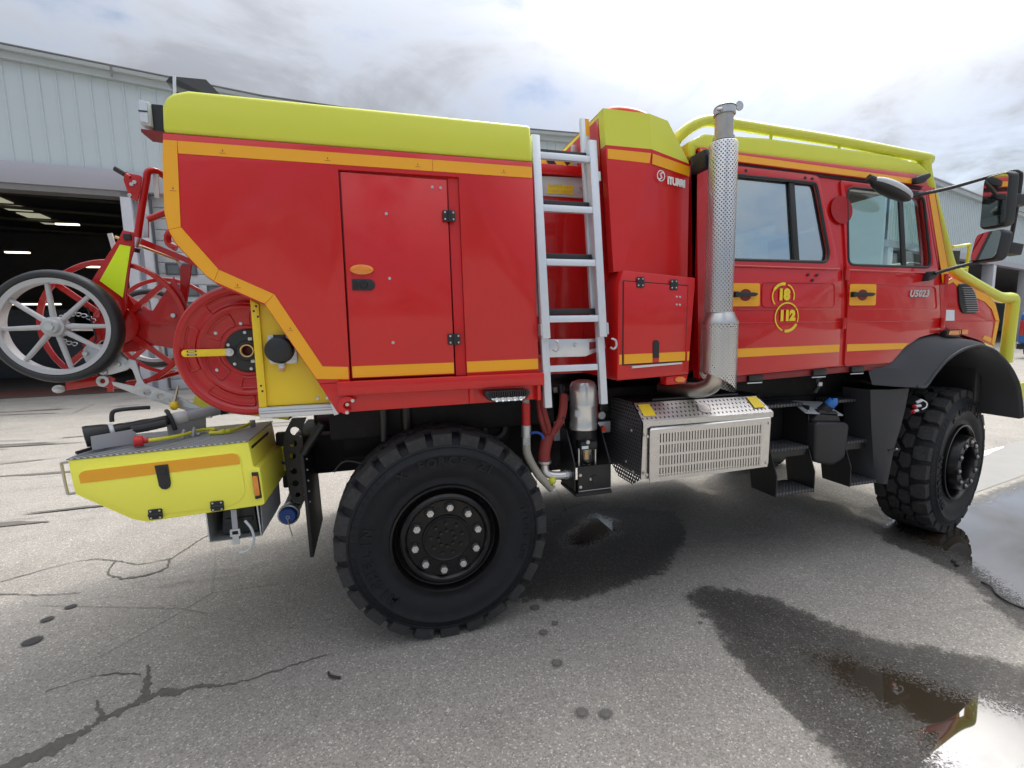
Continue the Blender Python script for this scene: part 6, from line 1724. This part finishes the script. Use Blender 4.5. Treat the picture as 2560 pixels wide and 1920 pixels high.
obj('red_beam', bar((-1.215, 2.98, 2.140), (-.93, 2.98, 2.010), .030, .030), M['redreel'], cart)
obj('yellow_rod', cyl((-1.350, 3.02, 2.168), (-1.066, 3.02, 2.050), .007, n=8), M['brass'], cart)
obj('grey_link', bar((-1.372, 3.02, 2.185), (-1.36, 3.02, 2.10), .022, .008), M['softwhite'], cart)
obj('grey_link', bar((-1.075, 3.02, 2.055), (-1.045, 3.02, 1.985), .014, .008), M['softwhite'], cart)
clp = obj('clamp_lever', prism([(-1.245, 2.17), (-1.225, 2.30), (-1.19, 2.29), (-1.20, 2.17)], 3.02, 3.035), M['galv'], cart)
obj('clamp_screw', cyl((-1.245, 2.98, 2.11), (-1.215, 2.98, 2.20), .010, n=10), M['galv'], clp)
obj('clamp_pad', cyl((-1.251, 2.98, 2.085), (-1.246, 2.98, 2.105), .020, n=12), M['black'], clp)
obj('clamp_grip', cyl((-1.19, 3.02, 2.265), (-1.06, 3.02, 2.325), .017, n=12), M['redreel'], clp)
obj('red_strut', prism([(-1.075, 1.80), (-1.045, 1.80), (-1.0, 2.03), (-1.055, 2.02)], 3.0, 3.012), M['redreel'], cart)
obj('far_bracket', tube(smooth_path([(-1.17, 3.3, 2.16), (-1.21, 3.3, 2.19), (-1.20, 3.3, 2.25), (-1.12, 3.3, 2.28), (-1.0, 3.3, 2.26)], 3), .02, 8), M['redreel'], cart)
# foot of the cart
obj('galvanised_cheek', prism(rounded([(-1.45, 1.560), (-1.425, 1.607), (-1.34, 1.60), (-1.245, 1.50), (-1.262, 1.470), (-1.37, 1.440), (-1.43, 1.492)], .02), 2.80, 2.808), M['galv'], cart, bev=.001)
many('cheek_bolt', lathe([(0, -.014), (.011, -.012), (.013, 0)], (0, 0, 0), 'Y', 12), M['galv'], [Vector((-1.262, 2.80, 1.498)), Vector((-1.30, 2.80, 1.50)), Vector((-1.36, 2.80, 1.462)), Vector((-1.432, 2.80, 1.558))], cart)
obj('skid_bar', prism([(-1.540, 1.378), (-1.530, 1.422), (-1.40, 1.445), (-1.345, 1.435), (-1.335, 1.405), (-1.40, 1.395)], 2.80, 2.83), M['redreel'], cart, bev=.003)
obj('skid_leg', prism([(-1.505, 1.42), (-1.46, 1.43), (-1.415, 1.52), (-1.43, 1.66), (-1.50, 1.60), (-1.47, 1.52)], 2.91, 2.918), M['redreel'], cart)
obj('skid_post', prism([(-1.360, 1.362), (-1.335, 1.362), (-1.320, 1.43), (-1.345, 1.43)], 2.79, 2.80), M['redreel'], cart)
obj('skid_roller', ball((-1.562, 2.80, 1.386), .026, .022, .020, 14), M['softwhite'], cart)
obj('pivot_ring', lathe([(.013, -.006), (.027, -.006), (.028, 0), (.027, .006), (.013, .006)], (-1.37, 2.79, 1.418), 'Y', 24), M['softwhite'], cart)
obj('lower_frame', tube([(-1.31, 2.88, 1.395), (-1.18, 2.88, 1.41), (-1.06, 3.1, 1.45)], .012, 8), M['redreel'], cart)
obj('lower_frame', tube([(-1.27, 2.9, 1.40), (-1.265, 2.9, 1.50)], .012, 8), M['redreel'], cart)
cg_ = Geo()
for i in range(16):
    a = i / 16 * 4.2 + .6
    cg_ += tube([(-1.49 + .09 * math.cos(a) + .012 * math.cos(b), 2.86 + .004 * math.sin(b * 2), 1.68 + .075 * math.sin(a) + .009 * math.sin(b)) for b in [2 * PI * j / 8 for j in range(8)]], .0025, 4, True)
obj('chain', cg_, M['galv'], cart, kind='stuff')
obj('brake_cable', tube(smooth_path([(-1.43, 2.855, 1.79), (-1.415, 2.85, 1.70), (-1.408, 2.85, 1.63), (-1.425, 2.84, 1.60)], 4), .004, 6), M['black'], cart)
obj('cart_lamp', prism(rounded([(-1.405, 1.755), (-1.385, 1.775), (-1.37, 1.76), (-1.38, 1.735), (-1.40, 1.735)], .008), 2.84, 2.849), M['tail'], cart, bev=.002)

# ------------------------------------------------------------------ things lying on the locker lid
LZ = 1.128
noz = thing('fire_nozzle', (-1.08, 2.62, LZ), 'black and grey fire nozzle clamped in grey trays on the yellow locker', 'fire nozzle')
axd = Vector((.50, .30, .055)).normalized()
n0 = Vector((-1.345, 2.545, LZ + .055))


def along(t): return n0 + axd * t


def turned(prof, n=24):
    u, w_ = frame_of(axd)
    v, f = [], []
    for r, t in prof:
        r *= .88
        v += [along(t) + r * (math.cos(2 * PI * i / n) * u + math.sin(2 * PI * i / n) * w_) for i in range(n)]
    for k in range(len(prof) - 1): f += [(k * n + i, k * n + (i + 1) % n, (k + 1) * n + (i + 1) % n, (k + 1) * n + i) for i in range(n)]
    return Geo().add(v, f)


obj('nozzle_bell', turned([(.0, .045), (.040, .045), (.046, .0), (.055, -.002), (.057, .012), (.054, .03), (.050, .06), (.044, .085), (.0, .09)]), M['black'], noz)
obj('nozzle_ring', turned([(.038, .085), (.043, .087), (.043, .102), (.036, .104)]), M['softwhite'], noz)
obj('nozzle_body', turned([(.034, .10), (.036, .13), (.031, .15), (.032, .22), (.028, .26), (.03, .34), (.026, .36)]), M['blackmetal'], noz)
obj('nozzle_valve', turned([(.030, .335), (.036, .345), (.036, .39), (.030, .40)]), M['softwhite'], noz)
obj('nozzle_barrel', turned([(.028, .40), (.033, .41), (.033, .54), (.028, .55)]), M['traygrey'], noz)
obj('nozzle_coupling', turned([(.028, .545), (.036, .55), (.036, .585), (.032, .60), (.0, .60)]), M['blackmetal'], noz)
obj('nozzle_bail', tube(smooth_path([along(.10) + Vector((0, 0, .045)), along(.105) + Vector((0, 0, .085)), along(.13) + Vector((0, 0, .095)), along(.22) + Vector((0, 0, .085)), along(.25) + Vector((0, 0, .08))], 4), .010, 8), M['black'], noz)
obj('pistol_grip', tube(smooth_path([along(.17) + Vector((.02, -.045, -.005)), along(.22) + Vector((.03, -.06, -.005)), along(.30) + Vector((.04, -.075, .0))], 4), .019, 10), M['black'], noz)
obj('yellow_valve_knob', ball(along(.36) + Vector((-.02, .02, .062)), .022, .016, .024, 12), M['yellow'], noz)
tr1 = obj('nozzle_tray', Geo().add([(-1.300, 2.500, LZ), (-1.160, 2.575, LZ + .004), (-1.160, 2.575, LZ + .072), (-1.300, 2.500, LZ + .062), (-1.304, 2.505, LZ), (-1.164, 2.580, LZ + .004), (-1.164, 2.580, LZ + .072), (-1.304, 2.505, LZ + .062)],
    [(0, 1, 2, 3), (4, 5, 6, 7), (0, 1, 5, 4), (3, 2, 6, 7), (0, 3, 7, 4), (1, 2, 6, 5)]), M['traygrey'], T)
obj('nozzle_tray', Geo().add([(-1.075, 2.70, LZ + .004), (-.935, 2.785, LZ + .008), (-.930, 2.785, LZ + .085), (-1.080, 2.70, LZ + .068), (-1.079, 2.705, LZ + .004), (-.939, 2.790, LZ + .008), (-.934, 2.790, LZ + .085), (-1.084, 2.705, LZ + .068)],
    [(0, 1, 2, 3), (4, 5, 6, 7), (0, 1, 5, 4), (3, 2, 6, 7), (0, 3, 7, 4), (1, 2, 6, 5)]), M['traygrey'], T)
obj('clamp_band', tube(smooth_path([along(.325) + Vector((.03, -.03, -.05)), along(.325) + Vector((.022, -.035, .0)), along(.325) + Vector((.0, -.02, .045)), along(.325) + Vector((-.02, .02, .04))], 4), .010, 6), M['black'], noz)
obj('tail_chain', tube(smooth_path([(-1.34, 2.46, LZ), (-1.31, 2.52, LZ + .005), (-1.29, 2.62, LZ + .004), (-1.27, 2.70, LZ)], 4), .008, 6), M['blackmetal'], T)
cbl = thing('starter_cable', (-1.0, 2.6, LZ), 'yellow pull cable with a red knob lying across the locker lid', 'cable')
obj('cable_run', tube(smooth_path([(-1.105, 2.52, LZ + .022), (-1.06, 2.535, LZ + .022), (-1.0, 2.60, LZ + .018), (-.955, 2.70, LZ + .018), (-.925, 2.735, LZ + .018), (-.88, 2.735, LZ + .016), (-.872, 2.70, LZ + .016), (-.875, 2.655, LZ + .014), (-.83, 2.645, LZ + .014), (-.78, 2.66, LZ + .016), (-.74, 2.75, LZ + .02), (-.715, 2.80, LZ + .03)], 4), .0085, 8), M['rope'], cbl)
obj('red_knob', cyl((-1.142, 2.505, LZ + .024), (-1.108, 2.519, LZ + .023), .025, n=16), M['redplastic'], cbl, bev=.005)
obj('red_collar', cyl((-1.110, 2.518, LZ + .023), (-1.090, 2.525, LZ + .022), .013, n=12), M['redplastic'], cbl)
obj('cable_knot', ball((-.815, 2.645, LZ + .016), .017, .014, .014, 10), M['rope'], cbl)
obj('cable_knot', ball((-.790, 2.655, LZ + .016), .015, .014, .014, 10), M['rope'], cbl)
cl_ = obj('cable_clip', tube(smooth_path([(-.99, 2.63, LZ), (-.985, 2.64, LZ + .04), (-.975, 2.66, LZ + .01), (-.96, 2.66, LZ + .008)], 3), .006, 6), M['galv'], T)
obj('cable_clip', tube(smooth_path([(-.955, 2.66, LZ), (-.95, 2.67, LZ + .042), (-.945, 2.68, LZ + .01), (-.93, 2.68, LZ + .006)], 3), .006, 6), M['galv'], T)
obj('cable_anchor', cyl((-.715, 2.80, LZ), (-.715, 2.80, LZ + .04), .014, n=10), M['traygrey'], T)
